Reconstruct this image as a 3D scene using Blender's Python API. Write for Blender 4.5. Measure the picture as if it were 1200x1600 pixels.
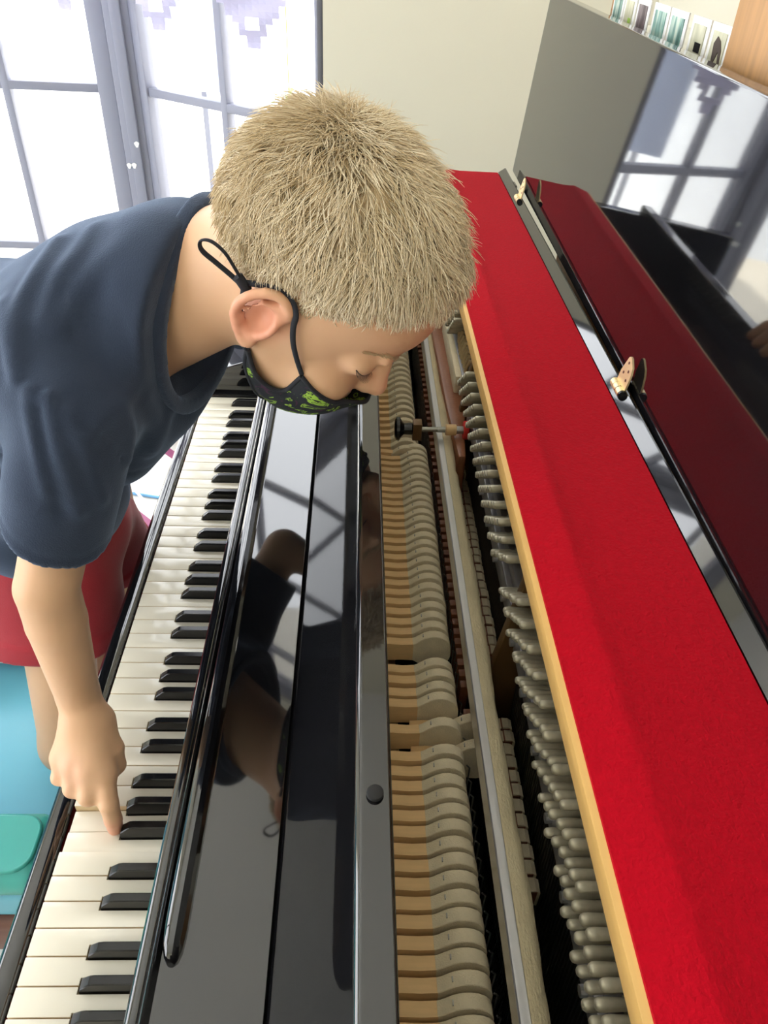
import bpy, bmesh, math, random
import numpy as np
from mathutils import Vector, Matrix
random.seed(7); rng = np.random.default_rng(7)
S = bpy.context.scene
for o in list(bpy.data.objects): bpy.data.objects.remove(o)
COL = S.collection
R = math.radians
# world frame: X towards the back of the piano, +Y along the keyboard to the bass end,
# Z up; origin at the front edge of the lowest white key, top face. Floor at Z = FLOOR.
FLOOR = -0.73; CEIL = 2.45

# ------------------------------------------------------------------ camera
yaw, pitch, roll, F = 0.0541887585, 0.670145, 0.0516559675, 1190.66854
f = Vector((math.sin(yaw)*math.cos(pitch), math.cos(yaw)*math.cos(pitch), -math.sin(pitch)))
r = Vector((math.cos(yaw), -math.sin(yaw), 0)); u = r.cross(f)
r2 = r*math.cos(roll)+u*math.sin(roll); u2 = -r*math.sin(roll)+u*math.cos(roll)
cam = bpy.data.cameras.new('camera'); camo = bpy.data.objects.new('camera', cam); COL.objects.link(camo)
camo.matrix_world = Matrix(((r2.x, u2.x, -f.x, 0.275406865), (r2.y, u2.y, -f.y, -1.24777205), (r2.z, u2.z, -f.z, 0.724730723), (0, 0, 0, 1)))
cam.sensor_fit = 'HORIZONTAL'; cam.sensor_width = 36; cam.lens = F/1200*36
cam.clip_start = 0.02; cam.clip_end = 200
S.camera = camo

# ------------------------------------------------------------------ light
W = bpy.data.worlds.new('daylight'); S.world = W; W.use_nodes = True
bg = W.node_tree.nodes['Background']; bg.inputs['Color'].default_value = (0.93, 0.96, 1.0, 1); bg.inputs['Strength'].default_value = 3.6
sun = bpy.data.lights.new('sun', 'SUN'); suno = bpy.data.objects.new('sun', sun); COL.objects.link(suno)
sun.energy = 7.0; sun.angle = R(1); sun.color = (1, .96, .88)
suno.rotation_euler = Vector((0.15, 0.75, -1.0)).to_track_quat('-Z', 'Y').to_euler()
def portal(name, loc, target, sx, sy):
    l = bpy.data.lights.new(name, 'AREA'); l.shape = 'RECTANGLE'; l.size = sx; l.size_y = sy
    l.cycles.is_portal = True
    o = bpy.data.objects.new(name, l); COL.objects.link(o); o.location = loc
    o.rotation_euler = (Vector(target)-Vector(loc)).to_track_quat('-Z', 'Z').to_euler()
portal('portal_far', (-1.05, 1.22, .8), (-1.05, 0, .8), 3.0, 3.0)
portal('portal_left', (-2.45, -1.08, .55), (0, -1.08, .55), 2.9, 2.3)
S.view_settings.view_transform = 'Standard'; S.view_settings.look = 'None'
S.view_settings.gamma = 1; S.view_settings.exposure = 0.75
S.view_settings.use_curve_mapping = False
try:
    S.cycles.max_bounces = 10; S.cycles.diffuse_bounces = 5; S.cycles.transparent_max_bounces = 12
except Exception: pass

# ------------------------------------------------------------------ materials
def mat(name, col, rough=.5, metal=0, ior=1.5, spec=.5, bump=0, bscale=200, var=0, vscale=8, sheen=0, sss=0, coat=0, stretch=(1, 1, 1)):
    m = bpy.data.materials.new(name); m.use_nodes = True
    nt = m.node_tree; b = nt.nodes['Principled BSDF']
    b.inputs['Base Color'].default_value = (*col, 1); b.inputs['Roughness'].default_value = rough
    b.inputs['Metallic'].default_value = metal; b.inputs['IOR'].default_value = ior
    b.inputs['Specular IOR Level'].default_value = spec
    if sheen: b.inputs['Sheen Weight'].default_value = sheen; b.inputs['Sheen Roughness'].default_value = .5
    if sss:
        b.inputs['Subsurface Weight'].default_value = sss; b.inputs['Subsurface Radius'].default_value = (1, .35, .2)
        b.inputs['Subsurface Scale'].default_value = .006
    if coat: b.inputs['Coat Weight'].default_value = coat
    if bump or var:
        tc = nt.nodes.new('ShaderNodeTexCoord'); mp = nt.nodes.new('ShaderNodeMapping')
        mp.inputs['Scale'].default_value = stretch
        nt.links.new(tc.outputs['Object'], mp.inputs[0])
    if bump:
        n = nt.nodes.new('ShaderNodeTexNoise'); n.inputs['Scale'].default_value = bscale; n.inputs['Detail'].default_value = 4
        bp = nt.nodes.new('ShaderNodeBump'); bp.inputs['Strength'].default_value = bump; bp.inputs['Distance'].default_value = .002
        nt.links.new(mp.outputs[0], n.inputs['Vector']); nt.links.new(n.outputs['Fac'], bp.inputs['Height']); nt.links.new(bp.outputs[0], b.inputs['Normal'])
    if var:
        n = nt.nodes.new('ShaderNodeTexNoise'); n.inputs['Scale'].default_value = vscale; n.inputs['Detail'].default_value = 5
        cr = nt.nodes.new('ShaderNodeMix'); cr.data_type = 'RGBA'
        cr.inputs[6].default_value = (*[c*(1-var) for c in col], 1); cr.inputs[7].default_value = (*[min(1, c*(1+var)) for c in col], 1)
        nt.links.new(mp.outputs[0], n.inputs['Vector']); nt.links.new(n.outputs['Fac'], cr.inputs[0]); nt.links.new(cr.outputs[2], b.inputs['Base Color'])
    return m
M = {}
M['black'] = mat('black_lacquer', (.006, .006, .007), .04, ior=1.82, var=.4, vscale=6)
M['black_dull'] = mat('black_felt', (.008, .008, .009), .8)
M['ebony'] = mat('ebony_black', (.007, .007, .008), .2, ior=1.5, spec=.4)
M['ivory'] = mat('ivory_white', (.80, .755, .64), .17, var=.04, vscale=12)
M['keywood'] = mat('key_stick_wood', (.62, .47, .27), .6, var=.15, vscale=30, stretch=(1, 12, 1))
M['hamwood'] = mat('hammer_wood', (.80, .53, .25), .5, var=.16, vscale=40, stretch=(1, 8, 8))
M['felt'] = mat('cream_wool_felt', (.80, .69, .48), .95, spec=.2, bump=.35, bscale=900, var=.12, vscale=120)
M['felt_old'] = mat('old_rail_felt', (.68, .58, .37), .95, spec=.2, bump=.5, bscale=700, var=.25, vscale=60, stretch=(1, .4, 1))
M['alu'] = mat('brushed_metal', (.62, .63, .65), .32, metal=.9, bump=.05, bscale=300, stretch=(1, .05, 1))
M['steel'] = mat('dull_steel', (.36, .35, .31), .42, metal=.8, var=.2, vscale=90)
M['pin'] = mat('tuning_pin_steel', (.46, .42, .31), .45, metal=.45, var=.25, vscale=200)
M['string'] = mat('string_wire', (.10, .09, .08), .4, metal=.8)
M['copper'] = mat('copper_winding', (.45, .22, .10), .4, metal=.8)
M['brass'] = mat('polished_brass', (.88, .72, .42), .5, metal=.8)
M['plate'] = mat('bronze_plate', (.16, .085, .03), .45, metal=.35, var=.2, vscale=20)
M['plate_grey'] = mat('pressure_bar_grey', (.30, .29, .29), .4, metal=.6, var=.15, vscale=40)
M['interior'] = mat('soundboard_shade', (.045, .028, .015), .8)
M['mahog'] = mat('reddish_wood', (.28, .105, .045), .45, var=.25, vscale=30, stretch=(10, 10, 1))
M['red'] = mat('red_felt_cloth', (.44, .0020, .012), .97, spec=.08, bump=.5, bscale=420, var=.14, vscale=180, sheen=.04)
M['redfelt'] = mat('red_bushing', (.65, .03, .02), .9)
M['goldwood'] = mat('golden_wood_edge', (.68, .41, .13), .5, var=.15, vscale=25, stretch=(8, 1, 8))
M['oak'] = mat('oak_wood', (.40, .20, .06), .5, var=.38, vscale=14, stretch=(9, 9, .6))
M['skin'] = mat('skin', (.72, .44, .27), .45, sss=.08, var=.05, vscale=30, spec=.35)
def blush(m, spots):
    nt = m.node_tree; b = nt.nodes['Principled BSDF']; src = b.inputs['Base Color'].links[0].from_socket
    g = nt.nodes.new('ShaderNodeNewGeometry')
    for c, rad, col, amt in spots:
        d = nt.nodes.new('ShaderNodeVectorMath'); d.operation = 'DISTANCE'; d.inputs[1].default_value = c
        nt.links.new(g.outputs['Position'], d.inputs[0])
        mr = nt.nodes.new('ShaderNodeMapRange'); mr.interpolation_type = 'SMOOTHSTEP'; mr.inputs['From Min'].default_value = rad*.35; mr.inputs['From Max'].default_value = rad
        mr.inputs['To Min'].default_value = amt; mr.inputs['To Max'].default_value = 0
        nt.links.new(d.outputs['Value'], mr.inputs['Value'])
        mx = nt.nodes.new('ShaderNodeMix'); mx.data_type = 'RGBA'; mx.inputs[7].default_value = (*col, 1)
        nt.links.new(mr.outputs['Result'], mx.inputs[0]); nt.links.new(src, mx.inputs[6]); src = mx.outputs[2]
    nt.links.new(src, b.inputs['Base Color'])
blush(M['skin'], [((.206, -.756, .497), .036, (.74, .30, .20), .75), ((.300, -.700, .425), .022, (.74, .34, .24), .5), ((.047, -.846, .006), .026, (.76, .34, .25), .6), ((.012, -.818, .060), .03, (.74, .38, .27), .35)])
M['navy'] = mat('navy_cotton', (.027, .037, .064), .95, spec=.15, bump=.3, bscale=900, sheen=.45, var=.15, vscale=25)
M['navy'].node_tree.nodes['Principled BSDF'].inputs['Sheen Tint'].default_value = (.55, .7, 1, 1)
M['redshort'] = mat('red_cotton', (.36, .020, .034), .9, bump=.2, bscale=500, sheen=.2, var=.1, vscale=30)
M['strap'] = mat('black_elastic', (.012, .014, .022), .8)
M['wall'] = mat('wall_paint', (.74, .71, .60), .85, bump=.05, bscale=60)
M['ceiling'] = mat('ceiling_paint', (.82, .82, .80), .9)
M['floor'] = mat('pale_floor', (.72, .69, .64), .35, var=.05, vscale=3)
M['frame'] = mat('grey_window_frame', (.24, .25, .32), .45)
M['vinyl'] = mat('light_blue_vinyl', (.16, .50, .66), .38, var=.05, vscale=4)
M['teal'] = mat('teal_vinyl', (.055, .42, .38), .25, var=.08, vscale=8)
M['darkwood'] = mat('dark_wood', (.16, .065, .045), .4, var=.25, vscale=20, stretch=(1, 10, 10))
M['tape'] = mat('maroon_tape', (.30, .07, .16), .6)
M['bluecable'] = mat('blue_cable', (.16, .42, .75), .4)
M['whitecable'] = mat('white_cable', (.85, .84, .80), .4)
M['paper'] = mat('white_card', (.85, .85, .83), .5)
M['lilac'] = mat('lilac_tissue', (.58, .56, .80), .8)
M['leaf'] = mat('green_leaf', (.30, .50, .06), .6)
M['backpanel'] = mat('pale_green_panel', (.66, .68, .48), .8)
M['outwall'] = mat('outside_wall', (.72, .76, .82), .9, var=.08, vscale=2)
M['ground'] = mat('outside_ground', (.74, .68, .56), .9, var=.08, vscale=2)
M['panelblue'] = mat('blue_grey_board', (.42, .48, .66), .7)
M['lash'] = mat('dark_lash', (.05, .03, .02), .7)
def hairmat():
    m = mat('blond_hair', (.6, .45, .27), .5); nt = m.node_tree; b = nt.nodes['Principled BSDF']
    g = nt.nodes.new('ShaderNodeNewGeometry'); c = nt.nodes.new('ShaderNodeValToRGB')
    c.color_ramp.elements[0].color = (.62, .47, .27, 1); c.color_ramp.elements[1].color = (.95, .84, .64, 1)
    nt.links.new(g.outputs['Random Per Island'], c.inputs[0]); nt.links.new(c.outputs[0], b.inputs['Base Color'])
    b.inputs['Roughness'].default_value = .42
    return m
M['hair'] = hairmat()
M['haircap'] = mat('hair_undercoat', (.66, .51, .32), .8, bump=.6, bscale=300, var=.2, vscale=60)
def glassmat():
    m = bpy.data.materials.new('window_glass'); m.use_nodes = True; nt = m.node_tree; nt.nodes.clear()
    o = nt.nodes.new('ShaderNodeOutputMaterial'); mx = nt.nodes.new('ShaderNodeMixShader')
    t = nt.nodes.new('ShaderNodeBsdfTransparent'); g = nt.nodes.new('ShaderNodeBsdfGlossy'); g.inputs['Roughness'].default_value = .02
    fr = nt.nodes.new('ShaderNodeFresnel'); fr.inputs[0].default_value = 1.45
    gm = nt.nodes.new('ShaderNodeNewGeometry'); mm = nt.nodes.new('ShaderNodeMath'); mm.operation = 'SUBTRACT'; mm.use_clamp = True
    nt.links.new(fr.outputs[0], mm.inputs[0]); nt.links.new(gm.outputs['Backfacing'], mm.inputs[1]); nt.links.new(mm.outputs[0], mx.inputs[0]); nt.links.new(t.outputs[0], mx.inputs[1]); nt.links.new(g.outputs[0], mx.inputs[2]); nt.links.new(mx.outputs[0], o.inputs[0])
    return m
M['glass'] = glassmat()
def maskmat():
    m = mat('printed_mask_cloth', (.012, .014, .02), .85); nt = m.node_tree; b = nt.nodes['Principled BSDF']
    tc = nt.nodes.new('ShaderNodeTexCoord'); n = nt.nodes.new('ShaderNodeTexNoise'); n.inputs['Scale'].default_value = 42; n.inputs['Detail'].default_value = 3; n.inputs['Distortion'].default_value = 1.6
    mp = nt.nodes.new('ShaderNodeMapping'); mp.inputs['Scale'].default_value = (1, 1, 1.9)
    nt.links.new(tc.outputs['Object'], mp.inputs[0]); nt.links.new(mp.outputs[0], n.inputs['Vector'])
    c = nt.nodes.new('ShaderNodeValToRGB'); e = c.color_ramp.elements
    c.color_ramp.interpolation = 'CONSTANT'
    e[0].color = (.05, .012, .04, 1); e[1].position = .36; e[1].color = (.010, .013, .02, 1)
    for p, k in ((.55, (.30, .50, .06, 1)), (.585, (.02, .03, .02, 1)), (.61, (.30, .50, .06, 1)), (.66, (.02, .025, .03, 1))):
        x = e.new(p); x.color = k
    nt.links.new(n.outputs['Fac'], c.inputs[0]); nt.links.new(c.outputs[0], b.inputs['Base Color'])
    return m
M['mask'] = maskmat()

# ------------------------------------------------------------------ helpers
def put(name, me, m, parent=None, smooth=False):
    o = bpy.data.objects.new(name, me); COL.objects.link(o)
    if m is M.get('black') or m is M.get('alu'): wn(o)
    if m is not None and not me.materials: me.materials.append(m)
    if parent is not None: o.parent = parent
    if smooth:
        for p in me.polygons: p.use_smooth = True
    return o
def tag(o, label, cat, group=None, kind=None):
    if label: o['label'] = label
    if cat: o['category'] = cat
    if group: o['group'] = group
    if kind: o['kind'] = kind
    return o
def empty(name, loc=(0, 0, 0)):
    o = bpy.data.objects.new(name, None); COL.objects.link(o); o.location = loc; o.empty_display_size = .05; return o
def wn(o):
    m_ = o.modifiers.new('even_normals', 'WEIGHTED_NORMAL'); m_.keep_sharp = True; m_.weight = 90; return o
def bm_mesh(bm, name):
    bmesh.ops.recalc_face_normals(bm, faces=bm.faces)
    me = bpy.data.meshes.new(name); bm.to_mesh(me); bm.free(); return me
def sharp(me, ang=35):
    for p in me.polygons: p.use_smooth = True
    try: me.set_sharp_from_angle(angle=R(ang))
    except Exception: pass
    return me
def add_box(bm, x0, x1, y0, y1, z0, z1, bev=0, seg=2, mi=0):
    v = [bm.verts.new(p) for p in ((x0, y0, z0), (x1, y0, z0), (x1, y1, z0), (x0, y1, z0), (x0, y0, z1), (x1, y0, z1), (x1, y1, z1), (x0, y1, z1))]
    fs = [bm.faces.new([v[i] for i in q]) for q in ((0, 3, 2, 1), (4, 5, 6, 7), (0, 1, 5, 4), (1, 2, 6, 5), (2, 3, 7, 6), (3, 0, 4, 7))]
    for q in fs: q.material_index = mi
    if bev:
        es = list({e for q in fs for e in q.edges})
        bmesh.ops.bevel(bm, geom=es, offset=bev, segments=seg, affect='EDGES', profile=.5)
    return v
def box(name, x0, x1, y0, y1, z0, z1, m, parent=None, bev=0, seg=2):
    bm = bmesh.new(); add_box(bm, min(x0, x1), max(x0, x1), min(y0, y1), max(y0, y1), min(z0, z1), max(z0, z1), bev, seg)
    return put(name, sharp(bm_mesh(bm, name)), m, parent)
def add_prism(bm, prof, a0, a1, axis='Y', mi=0):
    # profile in the plane perpendicular to axis, extruded from a0 to a1
    def P(p, a):
        if axis == 'Y': return (p[0], a, p[1])
        if axis == 'X': return (a, p[0], p[1])
        return (p[0], p[1], a)
    A = [bm.verts.new(P(p, a0)) for p in prof]; B = [bm.verts.new(P(p, a1)) for p in prof]
    n = len(prof); fs = [bm.faces.new(A), bm.faces.new(B[::-1])]
    for i in range(n): fs.append(bm.faces.new((A[i], B[i], B[(i+1) % n], A[(i+1) % n])))
    for q in fs: q.material_index = mi
    return fs
def prism(name, prof, a0, a1, m, parent=None, axis='Y', bev=0, ang=35, seg=2):
    bm = bmesh.new(); add_prism(bm, prof, a0, a1, axis)
    if bev:
        bmesh.ops.recalc_face_normals(bm, faces=bm.faces)
        bmesh.ops.bevel(bm, geom=list(bm.edges), offset=bev, segments=seg, affect='EDGES', profile=.5)
    return put(name, sharp(bm_mesh(bm, name), ang), m, parent)
def add_tube(bm, pts, rad, n=8, flat=None, caps=True, mi=0):
    pts = [Vector(p) for p in pts]; rings = []
    up = None
    for i, p in enumerate(pts):
        t = (pts[min(i+1, len(pts)-1)]-pts[max(i-1, 0)]).normalized()
        if up is None:
            up = Vector((0, 0, 1)) if abs(t.z) < .9 else Vector((1, 0, 0))
        a = t.cross(up).normalized(); b = a.cross(t).normalized(); up = b
        rr = rad[i] if hasattr(rad, '__len__') else rad
        fa = 1 if flat is None else flat
        rings.append([bm.verts.new(p+a*(rr*math.cos(2*math.pi*k/n))+b*(rr*fa*math.sin(2*math.pi*k/n))) for k in range(n)])
    for i in range(len(rings)-1):
        for k in range(n):
            q = bm.faces.new((rings[i][k], rings[i][(k+1) % n], rings[i+1][(k+1) % n], rings[i+1][k])); q.material_index = mi
    if caps:
        bm.faces.new(rings[0][::-1]).material_index = mi; bm.faces.new(rings[-1]).material_index = mi
def tube(name, pts, rad, m, parent=None, n=8, flat=None):
    bm = bmesh.new(); add_tube(bm, pts, rad, n, flat); return put(name, sharp(bm_mesh(bm, name), 50), m, parent)
def lathe(name, prof, m, parent=None, n=20, loc=(0, 0, 0), axis='X'):
    # prof: list of (a, r) along axis
    bm = bmesh.new(); rings = []
    for a, rr in prof:
        ring = []
        for k in range(n):
            c, s = rr*math.cos(2*math.pi*k/n), rr*math.sin(2*math.pi*k/n)
            ring.append(bm.verts.new((a, c, s) if axis == 'X' else (c, s, a) if axis == 'Z' else (c, a, s)))
        rings.append(ring)
    for i in range(len(rings)-1):
        for k in range(n): bm.faces.new((rings[i][k], rings[i][(k+1) % n], rings[i+1][(k+1) % n], rings[i+1][k]))
    bm.faces.new(rings[0][::-1]); bm.faces.new(rings[-1])
    o = put(name, sharp(bm_mesh(bm, name), 40), m, parent); o.location = loc; return o
def smooth_path(pts, sub=6):
    pts = [np.array(p, float) for p in pts]; out = []
    for i in range(len(pts)-1):
        p0 = pts[max(i-1, 0)]; p1 = pts[i]; p2 = pts[i+1]; p3 = pts[min(i+2, len(pts)-1)]
        for k in range(sub):
            t = k/sub
            out.append(tuple(.5*((2*p1)+(-p0+p2)*t+(2*p0-5*p1+4*p2-p3)*t*t+(-p0+3*p1-3*p2+p3)*t**3)))
    out.append(tuple(pts[-1])); return out

# ------------------------------------------------------------------ the room
def struct(o): o['kind'] = 'structure'; return o
struct(box('floor', -2.5, 1.0, -3.5, 1.25, FLOOR-.1, FLOOR, M['floor']))
struct(box('ceiling', -2.6, 1.2, -3.6, 1.5, CEIL, CEIL+.1, M['ceiling']))
struct(box('wall_right', .90, 1.0, -3.5, .77, FLOOR, CEIL, M['wall']))
struct(box('wall_far', .196, .90, .655, .755, FLOOR, CEIL, M['wall']))
struct(box('wall_near', -2.5, 1.0, -3.6, -3.5, FLOOR, CEIL, M['wall']))
bm = bmesh.new(); add_box(bm, -2.5, -2.4, -3.5, -2.5, FLOOR, CEIL); add_box(bm, -2.5, -2.4, .35, 1.2, FLOOR, CEIL)
add_box(bm, -2.5, -2.4, -2.5, .35, 1.65, CEIL); add_box(bm, -2.5, -2.4, -2.5, .35, FLOOR, FLOOR+.2)
struct(put('wall_left', bm_mesh(bm, 'wall_left'), M['wall']))
struct(box('outside_ground', -14, 14, 1.25, 16, FLOOR-.16, FLOOR-.06, M['ground']))
struct(box('outside_wall', -14, 14, 4.6, 4.9, FLOOR-.06, 1.2, M['outwall']))
for k, y in enumerate((-1.8, -1.08, -.36)):
    struct(box('trim_%d' % (k+2), -2.47, -2.43, y-.03, y+.03, FLOOR+.2, 1.65, M['frame'], None, .003))

def door_leaf(name, p0, p1, mulls, bars, post0, post1):
    # glazed leaf from p0 to p1 (plan points); frame pieces in one mesh, panes children
    p0 = Vector((*p0, 0)); p1 = Vector((*p1, 0)); L = (p1-p0).length; ang = math.atan2(p1.y-p0.y, p1.x-p0.x)
    bm = bmesh.new(); t = .020; z0, z1 = FLOOR+.01, 2.25
    add_box(bm, 0, post0, -t, t, z0, z1, .004); add_box(bm, L-post1, L, -t, t, z0, z1, .004)
    add_box(bm, post0, L-post1, -t, t, z0, z0+.14, .004); add_box(bm, post0, L-post1, -t, t, z1-.09, z1, .004)
    for a in mulls: add_box(bm, a-.0105, a+.0105, -t*.7, t*.7, z0+.14, z1-.09, .003)
    for z in bars: add_box(bm, post0, L-post1, -t*.66, t*.66, z-.0105, z+.0105, .003)
    o = put(name, sharp(bm_mesh(bm, name)), M['frame']); o.location = (p0.x, p0.y, 0); o.rotation_euler = (0, 0, ang)
    struct(o)
    g = box('pane', post0, L-post1, -.002, .002, z0+.14, z1-.09, M['glass'], o)
    return o
BARS = (-.095, .325, .745, 1.165, 1.585, 2.0)
A0, A1, A2 = (-2.40, 1.055), (-.2845, 1.018), (.196, .672)
door_leaf('window_1', A0, (-.358, 1.020), (.28, .56, .85, 1.13, 1.42, 1.757), BARS, .055, .045)
door_leaf('window_2', (-.293, 1.018), A2, (.302,), BARS, .038, .010)
bm = bmesh.new(); add_box(bm, -.358, -.293, .992, 1.055, FLOOR, CEIL, .005); add_box(bm, -.338, -.312, .980, .992, FLOOR+.02, 2.25, .003)
struct(put('trim_1', sharp(bm_mesh(bm, 'trim_1')), M['frame']))
bm = bmesh.new(); add_box(bm, -2.4, -.30, 1.00, 1.08, 2.25, CEIL)
add_prism(bm, [(-.32, .985), (.2, .63), (.2, .73), (-.29, 1.07)], 2.25, CEIL, 'Z')
struct(put('wall_header', bm_mesh(bm, 'wall_header'), M['wall']))
# small stickers on the grey post between the glazed leaves
for k, (x, z) in enumerate(((-.350, .142), (-.333, .146), (-.318, .20))):
    bm = bmesh.new(); add_prism(bm, [(x+.006*math.cos(a)*(1+.3*math.sin(3*a)), z+.0075*math.sin(a)) for a in np.linspace(0, 6.28, 13)[:-1]], [.990, .978, .978][k], [.9921, .9795, .9795][k])
    o = put('sticker', bm_mesh(bm, 'sticker'), M['paper'])
    tag(o, ('small pale sticker on grey window post, left one of the low pair', 'small pale sticker on grey window post, right one of the low pair', 'small pale sticker on grey window post, the highest one')[k], 'sticker', 'stickers on the window post')

# ------------------------------------------------------------------ piano
TOP = .375
piano = empty('upright_piano', (.27, -.6, FLOOR)); PO = Vector(piano.location)
tag(piano, 'black lacquered upright piano with open lid, red felt and exposed hammers', 'piano')
def child(o, parent=piano):
    # keep world coordinates of a mesh whose vertices are in world frame
    o.parent = parent; o.matrix_parent_inverse = Matrix.Translation(-PO); return o
NEAR, FAR = -1.335, .135
def pc(o): return child(o)
pc(box('side_panel', .125, .548, FAR-.028, FAR, FLOOR, TOP-.012, M['black'], None, .003))
pc(box('side_panel', .125, .548, NEAR, NEAR+.028, FLOOR, TOP-.012, M['black'], None, .003))
for y0, y1 in ((.012, .135), (-1.335, -1.234)):
    pc(prism('key_arm', [(-.045, -.10), (.14, -.10), (.14, .11), (.10, .075), (-.02, .035), (-.045, .02)], y0, y1, M['black'], None, 'Y', .003))
pc(box('cheek_block', -.002, .15, .0015, .0115, -.03, .004, M['ebony'], None, .001))
pc(box('key_bed', -.03, .50, NEAR+.03, FAR-.03, -.115, -.062, M['black'], None, .004))
pc(prism('key_slip', [(-.027, -.062), (-.0045, -.062), (-.0045, -.012), (-.0075, -.007), (-.020, -.006), (-.0255, -.010), (-.027, -.016)], -1.233, .011, M['black'], None, 'Y', 0, 60))
pc(box('lower_panel', .12, .14, NEAR+.03, FAR-.03, FLOOR+.08, -.116, M['black'], None, .002))
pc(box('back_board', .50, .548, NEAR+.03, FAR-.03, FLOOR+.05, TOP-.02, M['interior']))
# keyboard
PW = .0235
def black_at(n):
    k = n % 7
    return {1: 'A#', 3: 'C#', 4: 'D#', 6: 'F#', 0: 'G#'}.get(k) if 0 < n < 52 else None
OFF = {'A#': -.0028, 'C#': .0022, 'D#': -.0022, 'F#': .003, 'G#': 0.0}
def black_y(n): return -n*PW+OFF[black_at(n)]
PRESSED = {35: -.0085, 36: -.0065}
for i in range(52):
    y1 = -i*PW-.0005; y0 = -(i+1)*PW+.0005
    g = .0062
    # notches on both sides
    hi = black_y(i)-g if black_at(i) else y1      # side towards +Y
    lo = black_y(i+1)+g if black_at(i+1) else y0
    xb = .052
    prof = [(0, y0), (0, y1)]
    prof += [(xb, y1), (xb, hi), (.30, hi)] if black_at(i) else [(.30, y1)]
    prof += [(.30, lo), (xb, lo), (xb, y0)] if black_at(i+1) else [(.30, y0)]
    bm = bmesh.new()
    fs = add_prism(bm, prof, -.019, 0, 'Z')
    bmesh.ops.recalc_face_normals(bm, faces=bm.faces)
    es = [e for e in bm.edges if all(v.co.z > -.001 for v in e.verts) or (all(v.co.x < .001 for v in e.verts))]
    bmesh.ops.bevel(bm, geom=es, offset=.0009, segments=2, affect='EDGES', profile=.5)
    for q in bm.faces:
        q.material_index = 1 if (q.calc_center_median().z < -.003 and q.normal.x > -.5 and abs(q.normal.z) < .5) else 0
    me = sharp(bm_mesh(bm, 'white_key')); me.materials.append(M['ivory']); me.materials.append(M['keywood'])
    o = put('white_key', me, None); 
    if i in PRESSED:
        a = -PRESSED[i]/.30; me.transform(Matrix.Translation((.3, 0, 0)) @ Matrix.Rotation(-a, 4, 'Y') @ Matrix.Translation((-.3, 0, 0)))
    pc(o)
for n in range(1, 52):
    if not black_at(n): continue
    yc = black_y(n); w0, w1 = .0052, .0041
    bm = bmesh.new()
    secs = [(.0535, 0, .0), (.0545, .004, .6), (.0630, .0118, 1.0), (.067, .0125, 1.0), (.30, .0125, 1)]
    # lower prism outline extruded as stacked rings along X
    rings = []
    for x, h, t in ((.0535, .0015, 0), (.0545, .0040, .3), (.0625, .0112, .9), (.0665, .0122, 1), (.30, .0125, 1)):
        wt = w0+(w1-w0)*t
        rings.append([bm.verts.new((x, yc+a, z)) for a, z in ((-w0, -.018), (-w0, min(0, h)), (-w0*.98, h*.12), (-wt, h-.0009), (-wt+.0010, h), (wt-.0010, h), (wt, h-.0009), (w0*.98, h*.12), (w0, min(0, h)), (w0, -.018))])
    m_ = len(rings[0])
    for a in range(len(rings)-1):
        for k in range(m_): bm.faces.new((rings[a][k], rings[a+1][k], rings[a+1][(k+1) % m_], rings[a][(k+1) % m_]))
    bm.faces.new(rings[0]); bm.faces.new(rings[-1][::-1])
    pc(put('black_key', sharp(bm_mesh(bm, 'black_key'), 25), M['ebony']))
pc(box('key_felt_strip', -.003, .30, -1.233, .011, -.055, -.030, M['redfelt']))

# fallboard front and the shelf over the key ends
pc(prism('fallboard', [(.152, .018), (.1405, .160), (.1390, .170), (.1397, .1765), (.1425, .1795), (.1470, .1800), (.1482, .1790), (.1490, .1795),
    (.1500, .1835), (.1515, .1852), (.1530, .1846), (.1545, .1815), (.1560, .1800), (.166, .168), (.166, .018)], -1.233, .105, M['black'], None, 'Y', 0, 50))
pc(box('seam_batten', .212, .250, -1.305, .105, .140, .166, M['black_dull']))
pc(box('shelf_panel', .1555, .2264, -1.305, .105, .1665, .180, M['black'], None, .0008))
bm = bmesh.new()
prof = [(.1555, .180), (.1553, .1855), (.1567, .1905), (.1600, .1935), (.1650, .1940), (.1688, .1905), (.1698, .180)]
cx = .163
rings = []
for y, s, zs in ((.100, 1, 1), (-1.005, 1, 1), (-1.018, .98, .97), (-1.030, .86, .86), (-1.037, .6, .6), (-1.040, .3, .3)):
    rings.append([bm.verts.new((cx+(p[0]-cx)*s, y, .180+(p[1]-.180)*zs)) for p in prof])
for a in range(len(rings)-1):
    for k in range(len(prof)): bm.faces.new((rings[a][k], rings[a+1][k], rings[a+1][(k+1) % len(prof)], rings[a][(k+1) % len(prof)]))
bm.faces.new(rings[0]); bm.faces.new(rings[-1][::-1])
pc(put('ledge_bar', sharp(bm_mesh(bm, 'ledge_bar'), 40), M['black']))
# leaning upper panel and the frame rail carrying the rim
T = math.tan(R(20))
pc(prism('upper_panel', [(.2283, .180), (.2283+.150*T, .330), (.2283+.150*T+.014, .330), (.2483, .180)], NEAR+.03, FAR-.03, M['black']))
pc(prism('top_rim', [(.2960, .300), (.2985, .3725), (.2975, TOP-.0005), (.2965, TOP), (.2835, TOP), (.2808, .3742), (.2796, .3715), (.2793, .367), (.2793, .300)], NEAR, FAR, M['black'], None, 'Y', 0, 50))
pc(lathe('lid_bumper', [(0, .0040), (.0012, .0045), (.0026, .0042), (.0032, .0030)], M['black_dull'], None, 20, (.2897, -1.036, TOP), 'Z')).matrix_parent_inverse = Matrix.Translation(-PO)

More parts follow.
